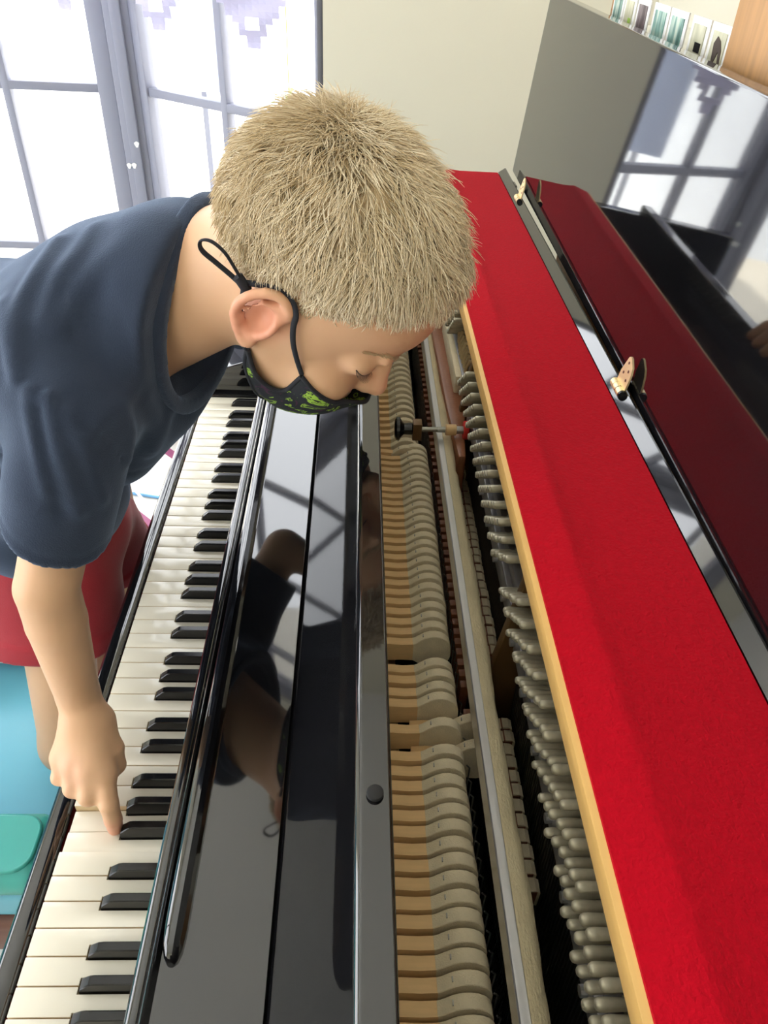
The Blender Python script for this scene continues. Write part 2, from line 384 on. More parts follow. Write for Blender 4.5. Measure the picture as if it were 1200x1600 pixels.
# ---- hammers
HZ = .190
def hammer_meshes():
    bm = bmesh.new(); w = .0048
    # moulding (wood): flat block running back from the felt, and the shank below
    add_prism(bm, [(.300, HZ-.0005), (.3120, HZ+.0006), (.3245, HZ-.0006), (.3345, HZ), (.3500, HZ-.004), (.3650, HZ-.010), (.3500, HZ-.016), (.3345, HZ-.019), (.3245, HZ-.0185), (.3140, HZ-.019), (.300, HZ-.018)], -w, w)
    add_tube(bm, [(.310, 0, HZ-.018), (.312, 0, HZ-.12)], .0028, 6)
    wood = sharp(bm_mesh(bm, 'hammer'), 30)
    bm = bmesh.new(); N = 22; prof = []
    # felt outline in XZ seen from the side: rises from the moulding, bulges and rounds over
    tops = [(.3347, .0002), (.3372, .0014), (.3410, .0042), (.3455, .0072), (.3505, .0090), (.3560, .0093), (.3610, .0080), (.3655, .0052), (.3687, .0012), (.3703, -.0040), (.3705, -.0095)]
    pts = [(x, HZ+z) for x, z in tops]; bot = [(x, 2*(HZ-.0095)-z) for x, z in pts[::-1]][1:]
    prof = pts+bot
    add_prism(bm, prof, -w*1.02, w*1.02)
    bm.normal_update()
    es = [e for e in bm.edges if len(e.link_faces) == 2 and any(abs(q.normal.y) > .9 for q in e.link_faces)]
    bmesh.ops.bevel(bm, geom=es, offset=.0005, segments=1, affect='EDGES')
    for q in bm.faces: q.material_index = 0
    # staple pressed in the felt
    add_box(bm, .3437, .3445, -.0016, .0016, HZ+.0052, HZ+.0074, 0, 2, 1)
    fm = sharp(bm_mesh(bm, 'hammer_felt'), 30); fm.materials.append(M['felt']); fm.materials.append(M['steel'])
    return wood, fm
wood_me, felt_me = hammer_meshes()
ham_y = []
# bass section, tenor section, short group, treble section (centres along the keyboard)
n_b, n_t = 27, 25
ham_y += [(-.030-(.455-.030-.0065)*k/(n_b-1), 'b') for k in range(n_b)]
ty0, ty1 = -.474, -.792
ham_y += [(ty0+(ty1-ty0)*k/(n_t-1), 't') for k in range(n_t)]
y = -.8245
for k in range(4): ham_y.append((y-k*.0128, 'g'))
y -= 4*.0128
ham_y += [(y, 's'), (y-.0132, 'n'), (y-.0264, 's')]
y -= .0264+.0132
while len(ham_y) < 88: ham_y.append((y, 'h')); y -= .01285
first = None
HAM = []
for k, (yy, kind) in enumerate(ham_y):
    if first is None:
        o = put('hammer', wood_me, M['hamwood']); fo = put('hammer_felt', felt_me, None, o); first = (o, fo)
    else:
        o = first[0].copy(); fo = first[1].copy(); COL.objects.link(o); COL.objects.link(fo); fo.parent = o
    o.parent = piano; o.matrix_parent_inverse = Matrix.Translation(-PO)
    j = random.uniform(-.0005, .0005)
    dx = .0285 if kind == 's' else random.uniform(-.0005, .0005)
    dz = -.012 if kind == 's' else random.uniform(-.0004, .0004)
    o.location = (dx, yy+j, dz)
    sc = 1.0
    if kind == 'b': o.location.x -= .011; o.rotation_euler = (R(-8), 0, 0); o.location.z += -.003; o.location.y += HZ*math.sin(R(-8))*-1*-1; o.location.z += HZ*(1-math.cos(R(8)))
    HAM.append(yy)
# dark spring rail and small bits between hammers and muffler rail
pc(box('spring_rail', .345, .3735, -1.30, .10, .085, .10, M['black_dull']))
bm = bmesh.new()
for yy in HAM:
    add_tube(bm, [(.3775, yy, .10), (.3765, yy, .172), (.3735, yy, .176)], .0007, 5)
pc(tag(put('repetition_springs', sharp(bm_mesh(bm, 'springs')), M['steel']), None, None, None, 'stuff'))
for yy in HAM[:56]:
    pc(box('damper_lever', .3795, .3875, yy-.0042, yy+.0042, .125, .160, M['mahog'], None, .0008))
pc(box('action_rail', .300, .330, -1.30, .10, -.02, .03, M['hamwood'], None, .002))
pc(box('hammer_rest_rail', .285, .297, -1.30, .10, .13, .165, M['black_dull'], None, .002))
# muffler rail
rail = pc(prism('muffler_rail', [(.3735, .228), (.3745, .2372), (.3755, .2378), (.3812, .2378), (.3818, .2368), (.3818, .222), (.3735, .222)], -1.30, .098, M['alu'], None, 'Y', 0, 30))
bm = bmesh.new(); ys = np.linspace(-1.30, .09, 160); prev = None
for y in ys:
    wv = .0008*math.sin(y*23)+.0005*math.sin(y*61+1)+.0003*math.sin(y*190)
    # felt narrows towards the far end, as in a hand-cut strip
    wid = (.0140 if y < -.50 else .0140-(y+.50)*.018)
    if -.55 < y < -.47: wid -= .002
    wid = max(wid, .006)
    ring = [bm.verts.new(p) for p in ((.3820, y, .2360), (.3822+wid*.5, y, .2345+wv*.3), (.3822+wid*.86+wv, y, .2300), (.3822+wid+wv, y, .222), (.3822+wid*.92+wv, y, .217), (.3822+wid*.5, y, .2255), (.3820, y, .226))]
    if prev:
        for k in range(7): bm.faces.new((prev[k], ring[k], ring[(k+1) % 7], prev[(k+1) % 7]))
    else: bm.faces.new(ring)
    prev = ring
bm.faces.new(prev[::-1])
fr = put('rail_felt', sharp(bm_mesh(bm, 'rail_felt'), 60), M['felt_old'], rail)
# dampers: felt wedges with a red cloth line, in sections
bm = bmesh.new(); w = .0052
add_prism(bm, [(.400, .150), (.4085, .1495), (.4085, .128), (.400, .128)], -w, w, 'Y', 0)
add_prism(bm, [(.4085, .1500), (.4097, .1500), (.4097, .128), (.4085, .128)], -w, w, 'Y', 1)
add_prism(bm, [(.4097, .1505), (.4150, .1500), (.4185, .1470), (.4185, .128), (.4097, .128)], -w, w, 'Y', 0)
add_box(bm, .406, .4160, -.0056, -.0052, .130, .1488, 0, 2, 1)
dm = sharp(bm_mesh(bm, 'damper')); dm.materials.append(M['felt']); dm.materials.append(M['mahog'])
d0 = None
for yy in [v for v in HAM if -.985 < v < -.40]:
    if -.835 < yy < -.800: continue
    if d0 is None: o = put('damper', dm, None); d0 = o
    else: o = d0.copy(); COL.objects.link(o)
    o.parent = piano; o.matrix_parent_inverse = Matrix.Translation(-PO)
    zz = random.uniform(-.0008, .0008)
    o.location = (random.uniform(-.0006, .0006)+.003 + (-.002 if yy < -.86 else 0), yy, zz+.012)
# strings
sy = []
SEC = [(-.03, -.40, 'bass'), (-.45, -.79, 'tenor'), (-.815, -1.31, 'treble')]
cnt = 0; rest = bmesh.new()
allstr = []
for a, b, kd in SEC:
    n = {'bass': 40, 'tenor': 78, 'treble': 110}[kd]
    for k in range(n): allstr.append((a+(b-a)*k/(n-1), kd))
sb = bmesh.new(); add_tube(sb, [(.4245, -.05, -.35), (.4245, -.012, .06), (.4235, 0, .245)], .0006, 5); st_me = bm_mesh(sb, 'string')
sb = bmesh.new(); add_tube(sb, [(.4245, -.09, -.35), (.4245, -.012, .16), (.4235, 0, .245)], .0013, 6); bs_me = bm_mesh(sb, 'bass_string')
order = sorted(range(len(allstr)), key=lambda i: allstr[i][0])
for rank, i in enumerate(order):
    y, kd = allstr[i]
    if rank < 100:
        o = put('string', st_me, M['string']); o.parent = piano; o.matrix_parent_inverse = Matrix.Translation(-PO); o.location = (0, y, 0)
    else: add_tube(rest, [(.4245, y-.05, -.35), (.4245, y-.012, .06), (.4235, y, .245)], .0012 if kd == 'bass' else .0006, 4)
pc(tag(put('far_strings', bm_mesh(rest, 'far_strings'), M['string']), None, None, None, 'stuff'))
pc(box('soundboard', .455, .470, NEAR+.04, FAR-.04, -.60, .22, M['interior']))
# pressure bar and pin block plate
pbm = bmesh.new()
for k, (a, b) in enumerate(((-1.30, -.82), (-.80, -.455), (-.40, .09))):
    add_box(pbm, .4125, .4260, a, b, .240, .262, .002)
    add_box(pbm, .4180, .4420, a, b, .262, .275, .001)
pc(put('pressure_bar', sharp(bm_mesh(pbm, 'pressure_bar')), M['plate_grey']))
sbm = bmesh.new(); y = -1.29
while y < .08:
    add_tube(sbm, [(.4085, y, .251), (.4135, y, .251)], .0036, 10); y += .052
pc(tag(put('bar_screws', sharp(bm_mesh(sbm, 'bar_screws')), M['alu']), None, None, None, 'stuff'))
pc(box('pin_plate', .440, .465, NEAR+.04, FAR-.04, .262, TOP-.022, M['plate']))
# tuning pins
pb = bmesh.new()
add_tube(pb, [(.3990, 0, 0), (.3996, 0, 0), (.4010, 0, 0), (.4040, 0, 0), (.4165, 0, 0), (.4180, 0, 0), (.442, 0, 0)], [.0016, .0026, .0034, .0036, .0031, .0028, .0028], 10, .82)
for k in range(4): add_tube(pb, [(.4215+.0017*k, .0, 0), (.4225+.0017*k, 0, 0)], .0044, 10)
pin_me = sharp(bm_mesh(pb, 'tuning_pin'), 40)
pins = []
y = -1.300; per = .0237
while y < .06:
    if not (-.818 < y < -.792) and not (-.455 < y < -.345):
        for j in range(6):
            pins.append((y+.035-j*.0104, .2805+j*.0078))
    y += per
pins.sort()
p0 = None; restp = bmesh.new()
for k, (y, z) in enumerate(pins):
    vis = y > -1.16
    if y < -1.17: continue
    if p0 is None: o = put('tuning_pin', pin_me, M['pin']); p0 = o; n_pin = 1
    elif n_pin < 100: o = p0.copy(); COL.objects.link(o); n_pin += 1
    else:
        add_tube(restp, [(.3995, y, z), (.401, y, z), (.4165, y, z), (.418, y, z), (.442, y, z)], [.0028, .0037, .0034, .0030, .0030], 8)
        add_tube(restp, [(.4215, y, z), (.4275, y, z)], .0043, 8); continue
    o.parent = piano; o.matrix_parent_inverse = Matrix.Translation(-PO); o.location = (random.uniform(-.001, .0012), y, z+random.uniform(-.0006, .0006)); o.rotation_euler = (random.uniform(-.5, .5), 0, 0)
pc(tag(put('far_tuning_pins', sharp(bm_mesh(restp, 'far_tuning_pins'), 40), M['pin']), None, None, None, 'stuff'))
# iron plate struts
pc(prism('plate_strut', [(.408, .04), (.428, .04), (.470, .340), (.420, .350), (.400, .20)], -.812, -.800, M['plate'], None, 'Y', .0015))
pc(prism('plate_strut', [(.410, .04), (.430, .04), (.470, .340), (.422, .350), (.402, .20)], -.432, -.420, M['plate'], None, 'Y', .0015))
pc(prism('wood_post', [(.386, -.03), (.410, -.03), (.424, -.36), (.409, -.475), (.405, -.53), (.396, -.53), (.392, -.42)], .00, .238, M['mahog'], None, 'Z', .003))
pc(box('bridge_cloth', .404, .4135, -.385, -.20, .235, .262, M['felt'], None, .003))
bb = bmesh.new()
for k in range(9):
    yy = -.395+.012*k
    add_tube(bb, [(.4165+.0010*math.sin(k), yy, .268), (.4150, yy-.002, .281), (.419, yy-.003, .291)], [.0032, .0022, .0030], 8)
pc(tag(put('brass_agraffes', sharp(bm_mesh(bb, 'agraffes')), M['brass']), None, None, None, 'stuff'))
# practice pedal bolt through the rail
bolt = pc(lathe('rail_bolt', [(.346, .0028), (.3735, .0028), (.3740, .0033), (.392, .0033)], M['steel'], None, 12, (0, -.489, .2475), 'X'))
KB = lathe('knob', [(.3235, .002), (.3240, .0100), (.3260, .0138), (.3295, .0138), (.3330, .0085), (.3350, .0068), (.3440, .0070), (.3450, .0060)], M['ebony'], bolt, 20)
lathe('wood_sleeve', [(.3835, .0056), (.3845, .0066), (.3960, .0066), (.3965, .0055)], M['hamwood'], bolt, 14)
lathe('steel_tip', [(.3960, .0046), (.4050, .0046)], M['alu'], bolt, 12)
lathe('red_felt_disc', [(.4045, .0100), (.4060, .0110), (.4100, .0110), (.4108, .0098)], M['redfelt'], bolt, 18)
box('bracket', .3450, .3555, -.0070, .0070, -.012, .0100, M['plate'], bolt, .0008)

# ---- red felt top, black back strip, standing lid, hinges
fb = bmesh.new()
add_box(fb, .3975, .522, NEAR+.03, FAR-.002, .358, .3735, .0006)
top = pc(put('top_board', sharp(bm_mesh(fb, 'top_board')), M['goldwood']))
ys = np.linspace(NEAR+.03, FAR-.003, 60)
bm = bmesh.new(); prevr = None
for y in ys:
    wob = .0003*math.sin(y*14)+.0002*math.sin(y*37)
    sec = [(.4020, .3735), (.4022, .3752), (.4130, .3772), (.4265, .3800+wob), (.4300, .3803+wob), (.4345, .3792), (.4500, .3775), (.4900, .3770+wob), (.5150, .3768), (.5158, .3755), (.5158, .3735)]
    ring = [bm.verts.new((x, y, z)) for x, z in sec]
    if prevr:
        for k in range(len(sec)): bm.faces.new((prevr[k], ring[k], ring[(k+1) % len(sec)], prevr[(k+1) % len(sec)]))
    else: bm.faces.new(ring)
    prevr = ring
bm.faces.new(prevr[::-1])
pc(put('red_felt', sharp(bm_mesh(bm, 'red_felt'), 50), M['red']))
pc(prism('back_strip', [(.5165, .358), (.5165, .3765), (.5270, .3835), (.5285, .3835), (.5285, .358)], NEAR, FAR, M['black'], None, 'Y', 0, 20))
bm = bmesh.new(); la = R(5.0); H = .257
add_box(bm, 0, .020, NEAR, FAR, 0, H, .0025, 2)
me = sharp(bm_mesh(bm, 'lid')); me.transform(Matrix.Translation((.5325, -.6, .379)) @ Matrix.Rotation(R(-.6), 4, 'Z') @ Matrix.Rotation(la, 4, 'Y') @ Matrix.Translation((0, .6, 0)))
lid = pc(put('lid', me, M['black']))
def hinge(y, yaw_=0):
    bm = bmesh.new()
    # knuckles
    for k in range(3): add_tube(bm, [(0, -.0125+k*.0085, 0), (0, -.0125+k*.0085+.0078, 0)], .0045, 14)
    o = pc(put('hinge', sharp(bm_mesh(bm, 'hinge'), 40), M['brass'])); o.location = (.5225, y, .3815)
    bm = bmesh.new()
    prof = [(-.0125, .001), (.0125, .001), (.0122, .012), (.0070, .0275), (.0040, .0295), (.0005, .0292), (-.0085, .0240), (-.0115, .018), (-.0125, .008)]
    add_prism(bm, prof, -.0009, .0009, 'X')
    bmesh.ops.recalc_face_normals(bm, faces=bm.faces)
    lf = put('hinge_leaf', sharp(bm_mesh(bm, 'hinge_leaf'), 30), M['brass'], o); lf.rotation_euler = (0, R(10), 0); lf.location = (.002, 0, .001)
    for a, b in ((-.005, .010), (.004, .013), (-.003, .019), (.001, .024)):
        pass
    bm = bmesh.new()
    for a, b in ((-.006, .010), (.005, .013), (-.004, .018), (.002, .024)):
        add_tube(bm, [(-.0013, a, b), (-.0008, a, b)], .0014, 10)
    h = put('screw_holes', bm_mesh(bm, 'screw_holes'), M['darkwood'], o); h.rotation_euler = lf.rotation_euler; h.location = lf.location; h['kind'] = 'stuff'
    bm = bmesh.new(); add_tube(bm, [(0, -.0150, 0), (0, -.0125, 0)], .0042, 12); add_tube(bm, [(0, -.0042, 0), (0, -.0036, 0)], .0046, 12)
    put('hinge_pin', sharp(bm_mesh(bm, 'hinge_pin')), M['ebony'], o)
    return o
hinge(-.622); hinge(-.035)
# ------------------------------------------------------------------ things in the room
# oak picture shelf behind the lid
sh = empty('oak_shelf', (.66, -.3, FLOOR)); SO = Vector(sh.location)
tag(sh, 'oak shelf unit behind the piano with wide upright board at its near end', 'shelf')
def sc_(o): o.parent = sh; o.matrix_parent_inverse = Matrix.Translation(-SO); return o
sc_(box('upright', .592, .86, -.665, -.487, FLOOR, 1.25, M['oak'], None, .003))
sc_(box('upright', .606, .622, -.078, -.050, FLOOR, 1.25, M['oak'], None, .003))
sc_(box('ledge', .594, .72, -.487, -.078, .600, .618, M['paper'], None, .002))
sc_(box('front_board', .594, .606, -.487, -.05, FLOOR+.2, .590, M['oak'], None, .002))
sc_(box('back_panel', .86, .875, -.665, .0, FLOOR, 1.25, M['backpanel'], None, .001))
sc_(box('white_batten', .84, .86, -.487, -.470, .60, 1.25, M['paper'], None, .001))
# small photo prints standing on the ledge
def rowcol(name, cols):
    m = bpy.data.materials.new(name); m.use_nodes = True; nt = m.node_tree; b = nt.nodes['Principled BSDF']; b.inputs['Roughness'].default_value = .35
    tc = nt.nodes.new('ShaderNodeTexCoord'); n = nt.nodes.new('ShaderNodeTexNoise'); n.inputs['Scale'].default_value = 45; n.inputs['Detail'].default_value = 1
    mp = nt.nodes.new('ShaderNodeMapping'); mp.inputs['Scale'].default_value = (1, 2.2, .6)
    c = nt.nodes.new('ShaderNodeValToRGB'); e = c.color_ramp.elements
    e[0].color = (*cols[0], 1); e[0].position = .35; e[1].color = (*cols[-1], 1); e[1].position = .65
    if len(cols) > 2: x = e.new(.5); x.color = (*cols[1], 1)
    nt.links.new(tc.outputs['Object'], mp.inputs[0]); nt.links.new(mp.outputs[0], n.inputs['Vector']); nt.links.new(n.outputs['Fac'], c.inputs[0]); nt.links.new(c.outputs[0], b.inputs['Base Color'])
    return m
teal_p = rowcol('print_teal', [(.05, .14, .12), (.20, .38, .33), (.55, .62, .52)])
dark_p = rowcol('print_dusk', [(.05, .03, .035), (.14, .10, .11), (.25, .20, .20)])
pale_p = rowcol('print_pale', [(.45, .44, .30), (.62, .60, .44)])
prints = [(-.085, .050, teal_p, 'small print with teal picture, leftmost one on the oak shelf', None),
          (-.137, .049, pale_p, 'small print with pale room picture beside the leftmost teal one', 'green'),
          (-.190, .049, dark_p, 'small print with dusky purple picture between two pale pairs', None),
          (-.252, .055, teal_p, 'small print with teal trees, left of the middle pair', None),
          (-.309, .055, teal_p, 'small print with teal trees, right of the middle pair', None),
          (-.376, .050, pale_p, 'small print of pale wall with dark box in it', 'box'),
          (-.429, .050, pale_p, 'small print with dark standing figure, nearest the oak upright', 'figure')]
for y, w, m, lab, extra in prints:
    o = box('photo_print', .599, .6004, y-w+.002, y, .6185, .6185+.037, M['paper'], None)
    tag(o, lab, 'photo', 'photo prints on the oak shelf')
    p = box('picture', .5980, .5991, y-w+.010, y-.008, .6185+.007, .6185+.031, m, o)
    if extra == 'box': box('picture_detail', .5974, .5982, y-w+.013, y-.022, .6185+.009, .6185+.017, M['ebony'], o)
    if extra == 'figure':
        prism('picture_detail', [(y-w+.012, .6255), (y-w+.016, .6255), (y-w+.020, .635), (y-.024, .6255), (y-.019, .6255), (y-.016, .640), (y-.022, .646), (y-.030, .643), (y-w+.014, .636)], .5974, .5982, M['lash'], o, 'X')
    if extra == 'green': box('picture_detail', .5974, .5982, y-w+.012, y-w+.022, .6185+.009, .6185+.014, M['leaf'], o)
for k, y in enumerate((-.2452, -.3690)):
    o = box('dark_frame', .603, .608, y-.009, y+.001, .6185, .6185+.034, M['ebony'], None, .0008)
    tag(o, ('narrow black frame edge between the dusky print and the middle pair', 'narrow black frame edge between the middle and right pairs of prints')[k], 'frame', 'black frame edges on the shelf')

# paper bunting hung across the far window
L0, L1 = Vector((-1.35, .93, .83)), Vector((.175, .62, .600))
def bl(t): p = L0.lerp(L1, t); return Vector((p.x, p.y, p.z-.03*math.sin(math.pi*t)))
cord = tube('bunting_cord', [bl(t)+Vector((0, -.003, .002)) for t in np.linspace(0, 1, 14)], .0012, M['whitecable'])
tag(cord, 'thin white cord strung across the top of the window', 'cord')
fl_me = None
places = ['at the left end of the cord', 'second along from the left end', 'third along from the left end', 'fourth along from the left end', 'fifth along, over the grey post', 'sixth along, over the right leaf', 'seventh along, last before the wall']
for k in range(7):
    t0 = .05+k*.135; a = bl(t0); b = bl(t0+.115); d = (b-a); Lh = d.length; d.normalize()
    # pennant with cut-out holes: grid of quads with some missing
    bm = bmesh.new(); n = 12; V = {}
    def vv(i, j):
        if (i, j) not in V:
            x = i/n; V[(i, j)] = bm.verts.new((x*Lh, .004*math.sin(x*6+j), -j/n*.135-.004))
        return V[(i, j)]
    for i in range(n):
        for j in range(n):
            if j/n > 1.02-abs((i+.5)/n-.5)*1.7: continue
            if (i % 4 in (1, 2)) and (j % 5 in (2, 3)) and 0 < i < n-1: continue
            bm.faces.new((vv(i, j), vv(i+1, j), vv(i+1, j+1), vv(i, j+1)))
    me = bm_mesh(bm, 'paper_pennant')
    o = put('paper_pennant', me, M['lilac']); o.location = a; o.location.z -= .003; o.rotation_euler = (0, 0, math.atan2(d.y, d.x))
    sd = o.modifiers.new('thickness', 'SOLIDIFY'); sd.thickness = .0006
    tag(o, 'lilac cut-paper pennant ' + places[k], 'pennant', 'lilac pennants along the window')

# outside: hanging board and plants
o = box('outdoor_board', -.41, -.21, 1.98, 2.0, .155, .90, M['panelblue'], None, .004); tag(o, 'blue grey board standing outside beyond the right window leaf', 'board')
box('board_post', -.32, -.30, 2.0, 2.02, FLOOR-.06, .16, M['frame'], o)
def plant(name, x, y, z0, h, n, lab, seed):
    e = empty(name, (x, y, z0)); tag(e, lab, 'plant'); rr = random.Random(seed)
    tube('stem', [(0, 0, 0), (.005, 0, h*.5), (0, 0, h)], .0018, M['leaf'], e)
    bm = bmesh.new()
    for k in range(n):
        a = rr.uniform(0, 6.28); l = rr.uniform(.06, .12); zz = h*rr.uniform(.82, 1.0); up = rr.uniform(-.3, .6)
        d = Vector((math.cos(a), math.sin(a), up)).normalized(); s = d.cross(Vector((0, 0, 1))).normalized()*.011
        b0 = Vector((0, 0, zz)); p = [b0, b0+d*l*.5+s, b0+d*l+Vector((0, 0, -.03)), b0+d*l*.5-s]
        bm.faces.new([bm.verts.new(q) for q in p])
    lf = put('leaves', bm_mesh(bm, 'leaves'), M['leaf'], e); lf['kind'] = 'stuff'; sd = lf.modifiers.new('t', 'SOLIDIFY'); sd.thickness = .001
plant('leafy_plant', .035, 1.75, FLOOR-.06, 1.0, 16, 'spiky green plant outside behind the right window leaf', 3)
plant('tall_plant', .06, 1.35, FLOOR-.06, 1.62, 22, 'tall green plant whose leaves hang at the top of the right window leaf', 5)

# floor tape and cables
def strip_on_floor(name, a, b, w, m, lab, z=.0008):
    a = Vector((*a, 0)); b = Vector((*b, 0)); d = (b-a).normalized(); s = Vector((-d.y, d.x, 0))*w/2
    bm = bmesh.new(); add_prism(bm, [tuple((a+s).xy), tuple((b+s).xy), tuple((b-s).xy), tuple((a-s).xy)], FLOOR, FLOOR+z, 'Z')
    o = put(name, bm_mesh(bm, name), m); tag(o, lab, 'tape', 'maroon tape on the floor'); return o
strip_on_floor('floor_tape', (-.455, 1.0), (-.10, .655), .030, M['tape'], 'maroon tape strip on floor, the one nearer the window')
strip_on_floor('floor_tape', (-.60, .775), (-.12, .312), .030, M['tape'], 'maroon tape strip on floor, the one nearer the boy')
pts = smooth_path([(-.75, .80, FLOOR+.005), (-.55, .66, FLOOR+.005), (-.43, .655, FLOOR+.0046), (-.30, .628, FLOOR+.005), (-.1, .60, FLOOR+.005), (.08, .55, FLOOR+.005)])
tag(tube('blue_cable', pts, .0045, M['bluecable']), 'blue cable lying across the pale floor', 'cable')
pts = smooth_path([(-.70, .60, FLOOR+.006), (-.50, .68, FLOOR+.006), (-.41, .665, FLOOR+.016), (-.33, .56, FLOOR+.006), (-.285, .44, FLOOR+.006), (-.25, .30, FLOOR+.006), (-.2, .2, FLOOR+.006)])
tag(tube('white_cable', pts, .0045, M['whitecable']), 'white cable curving over the blue cable on the floor', 'cable')

# vinyl armchair at lower left
ch = empty('vinyl_armchair', (-.5, -.45, FLOOR)); CO = Vector(ch.location)
tag(ch, 'light blue vinyl armchair with teal padded arm and dark wood base', 'armchair')
def cc(o): o.parent = ch; o.matrix_parent_inverse = Matrix.Translation(-CO); return o
def puff(name, x0, x1, y0, y1, z0, z1, rad, m, segs=6):
    bm = bmesh.new(); add_box(bm, x0, x1, y0, y1, z0, z1, rad, segs); return cc(put(name, sharp(bm_mesh(bm, name), 60), m))
# seat: long cushion, crowned, ending in a rounded front edge
bm = bmesh.new(); ny, nx = 16, 26; G = {}
for j in range(ny+1):
    for i in range(nx+1):
        a, b = i/nx, j/ny; x = -.92+a*.82; y = -.70+b*.39
        e = min(a*9, (1-a)*6, b*7, (1-b)*7, 1); z = -.385+.03*math.sin(math.pi*b)+.02*math.sqrt(max(0, 1-(1-e)**2))
        G[i, j] = bm.verts.new((x, y, z))
for j in range(ny):
    for i in range(nx): bm.faces.new((G[i, j], G[i+1, j], G[i+1, j+1], G[i, j+1]))
g = bmesh.ops.extrude_face_region(bm, geom=list(bm.faces)); vs = [v for v in g['geom'] if isinstance(v, bmesh.types.BMVert)]
for v in vs: v.co.z = -.42
cc(put('seat_cushion', sharp(bm_mesh(bm, 'seat_cushion'), 60), M['vinyl']))
puff('side_panel', -.95, -.105, -.790, -.705, -.325, -.262, .014, M['vinyl'])
puff('side_panel', -.95, -.25, -.322, -.255, -.325, -.262, .018, M['vinyl'])
puff('backrest', -1.08, -.90, -.78, -.25, -.44, .08, .05, M['vinyl'])
for yy, xe in ((-.7475, 0), (-.288, -.145)):
    arm = puff('arm_pad', -.90, -.098+xe, yy-.050, yy+.048, -.262, -.212, .022, M['teal'])
    # rounded inset top with piping
    loop = []
    for cx, cy, a0 in ((-.135+xe, yy+.012, 0), (-.86, yy+.012, 90), (-.86, yy-.014, 180), (-.135+xe, yy-.014, 270)):
        for k in range(7):
            a = R(a0+k*15); loop.append((cx+.022*math.cos(a), cy+.022*math.sin(a), -.2125))
    loop.append(loop[0]); loop.append(loop[1])
    bm = bmesh.new(); add_tube(bm, loop, .0034, 8, None, False); pp = put('piping', sharp(bm_mesh(bm, 'piping'), 60), M['teal']); pp.parent = arm
    bm = bmesh.new(); ringb = [(p[0], p[1]) for p in loop[:-2]]
    add_prism(bm, ringb, -.215, -.2095, 'Z'); ip = put('inset_top', sharp(bm_mesh(bm, 'inset_top'), 30), M['teal']); ip.parent = arm
cc(box('base_rail', -1.0, -.11, -.800, -.770, -.402, -.322, M['darkwood'], None, .010, 3))
cc(box('base_rail', -1.0, -.25, -.275, -.245, -.402, -.322, M['darkwood'], None, .010, 3))
cc(box('front_rail', -.13, -.10, -.770, -.31, -.402, -.340, M['darkwood'], None, .008, 3))
for lx in (-.98, -.29):
    for ly in (-.785, -.26): cc(box('leg', lx-.02, lx+.02, ly-.015, ly+.015, FLOOR, -.40, M['darkwood'], None, .004))

# ------------------------------------------------------------------ signed-distance modelling
def surface_nets(fn, lo, hi, h, B=12, slack=1.6):
    lo = np.array(lo, float); n = np.ceil((np.array(hi)-lo)/h/B).astype(int)
    gx, gy, gz = np.meshgrid(*[np.arange(k) for k in n], indexing='ij')
    blk = np.stack([gx.ravel(), gy.ravel(), gz.ravel()], 1)
    cen = lo+(blk+.5)*B*h
    d = fn(cen); act = blk[np.abs(d) < B*h*.87*slack]
    g = np.arange(B+1); cx, cy, cz = np.meshgrid(g, g, g, indexing='ij'); cor = np.stack([cx, cy, cz], -1)
    NN = (n*B+2).astype(np.int64)
    def key(c): return (c[..., 0].astype(np.int64)*NN[1]+c[..., 1])*NN[2]+c[..., 2]
    VK, VP, Q = [], [], []
    for s in range(0, len(act), 48):
        A = act[s:s+48]; base = A[:, None, None, None, :]*B+cor[None]
        P = lo+base*h; D = fn(P.reshape(-1, 3)).reshape(P.shape[:-1]); I = D < 0
        c = [I[:, a:B+a, b:B+b, e:B+e] for a in (0, 1) for b in (0, 1) for e in (0, 1)]
        cnt = sum(x.astype(np.int8) for x in c); m = (cnt > 0) & (cnt < 8)
        # vertex = mean of edge crossings
        acc = np.zeros(m.shape+(3,)); num = np.zeros(m.shape)
        for ax in range(3):
            for o1 in (0, 1):
                for o2 in (0, 1):
                    o = [0, 0, 0]; oth = [k for k in range(3) if k != ax]; o[oth[0]] = o1; o[oth[1]] = o2
                    p = list(o); p[ax] = 1
                    d0 = D[:, o[0]:B+o[0], o[1]:B+o[1], o[2]:B+o[2]]; d1 = D[:, p[0]:B+p[0], p[1]:B+p[1], p[2]:B+p[2]]
                    x = (d0 < 0) != (d1 < 0); t = np.where(x, d0/(d0-d1+1e-20), 0)
                    for k in range(3): acc[..., k] += np.where(x, (t if k == ax else o[k]), 0)
                    num += x
        idx = np.nonzero(m); bc = base[:, :B, :B, :B][idx]
        VK.append(key(bc)); VP.append(lo+(bc+acc[idx]/num[idx][:, None])*h)
        for ax in range(3):
            p = [0, 0, 0]; p[ax] = 1
            a0 = I[:, :B, :B, :B]; a1 = I[:, p[0]:B+p[0], p[1]:B+p[1], p[2]:B+p[2]]
            x = a0 != a1; idx = np.nonzero(x); bc = base[:, :B, :B, :B][idx]; inside = a0[idx]
            u_ = np.zeros(3, int); v_ = np.zeros(3, int); u_[(ax+1) % 3] = 1; v_[(ax+2) % 3] = 1
            k4 = np.stack([key(bc-u_-v_), key(bc-v_), key(bc), key(bc-u_)], 1)
            k4[~inside] = k4[~inside][:, ::-1]; Q.append(k4)
    VK = np.concatenate(VK); VP = np.concatenate(VP); Q = np.concatenate(Q)
    so = np.argsort(VK); VK = VK[so]; VP = VP[so]
    ix = np.searchsorted(VK, Q); ix = np.clip(ix, 0, len(VK)-1); ok = (VK[ix] == Q).all(1); ix = ix[ok]
    return VP, ix
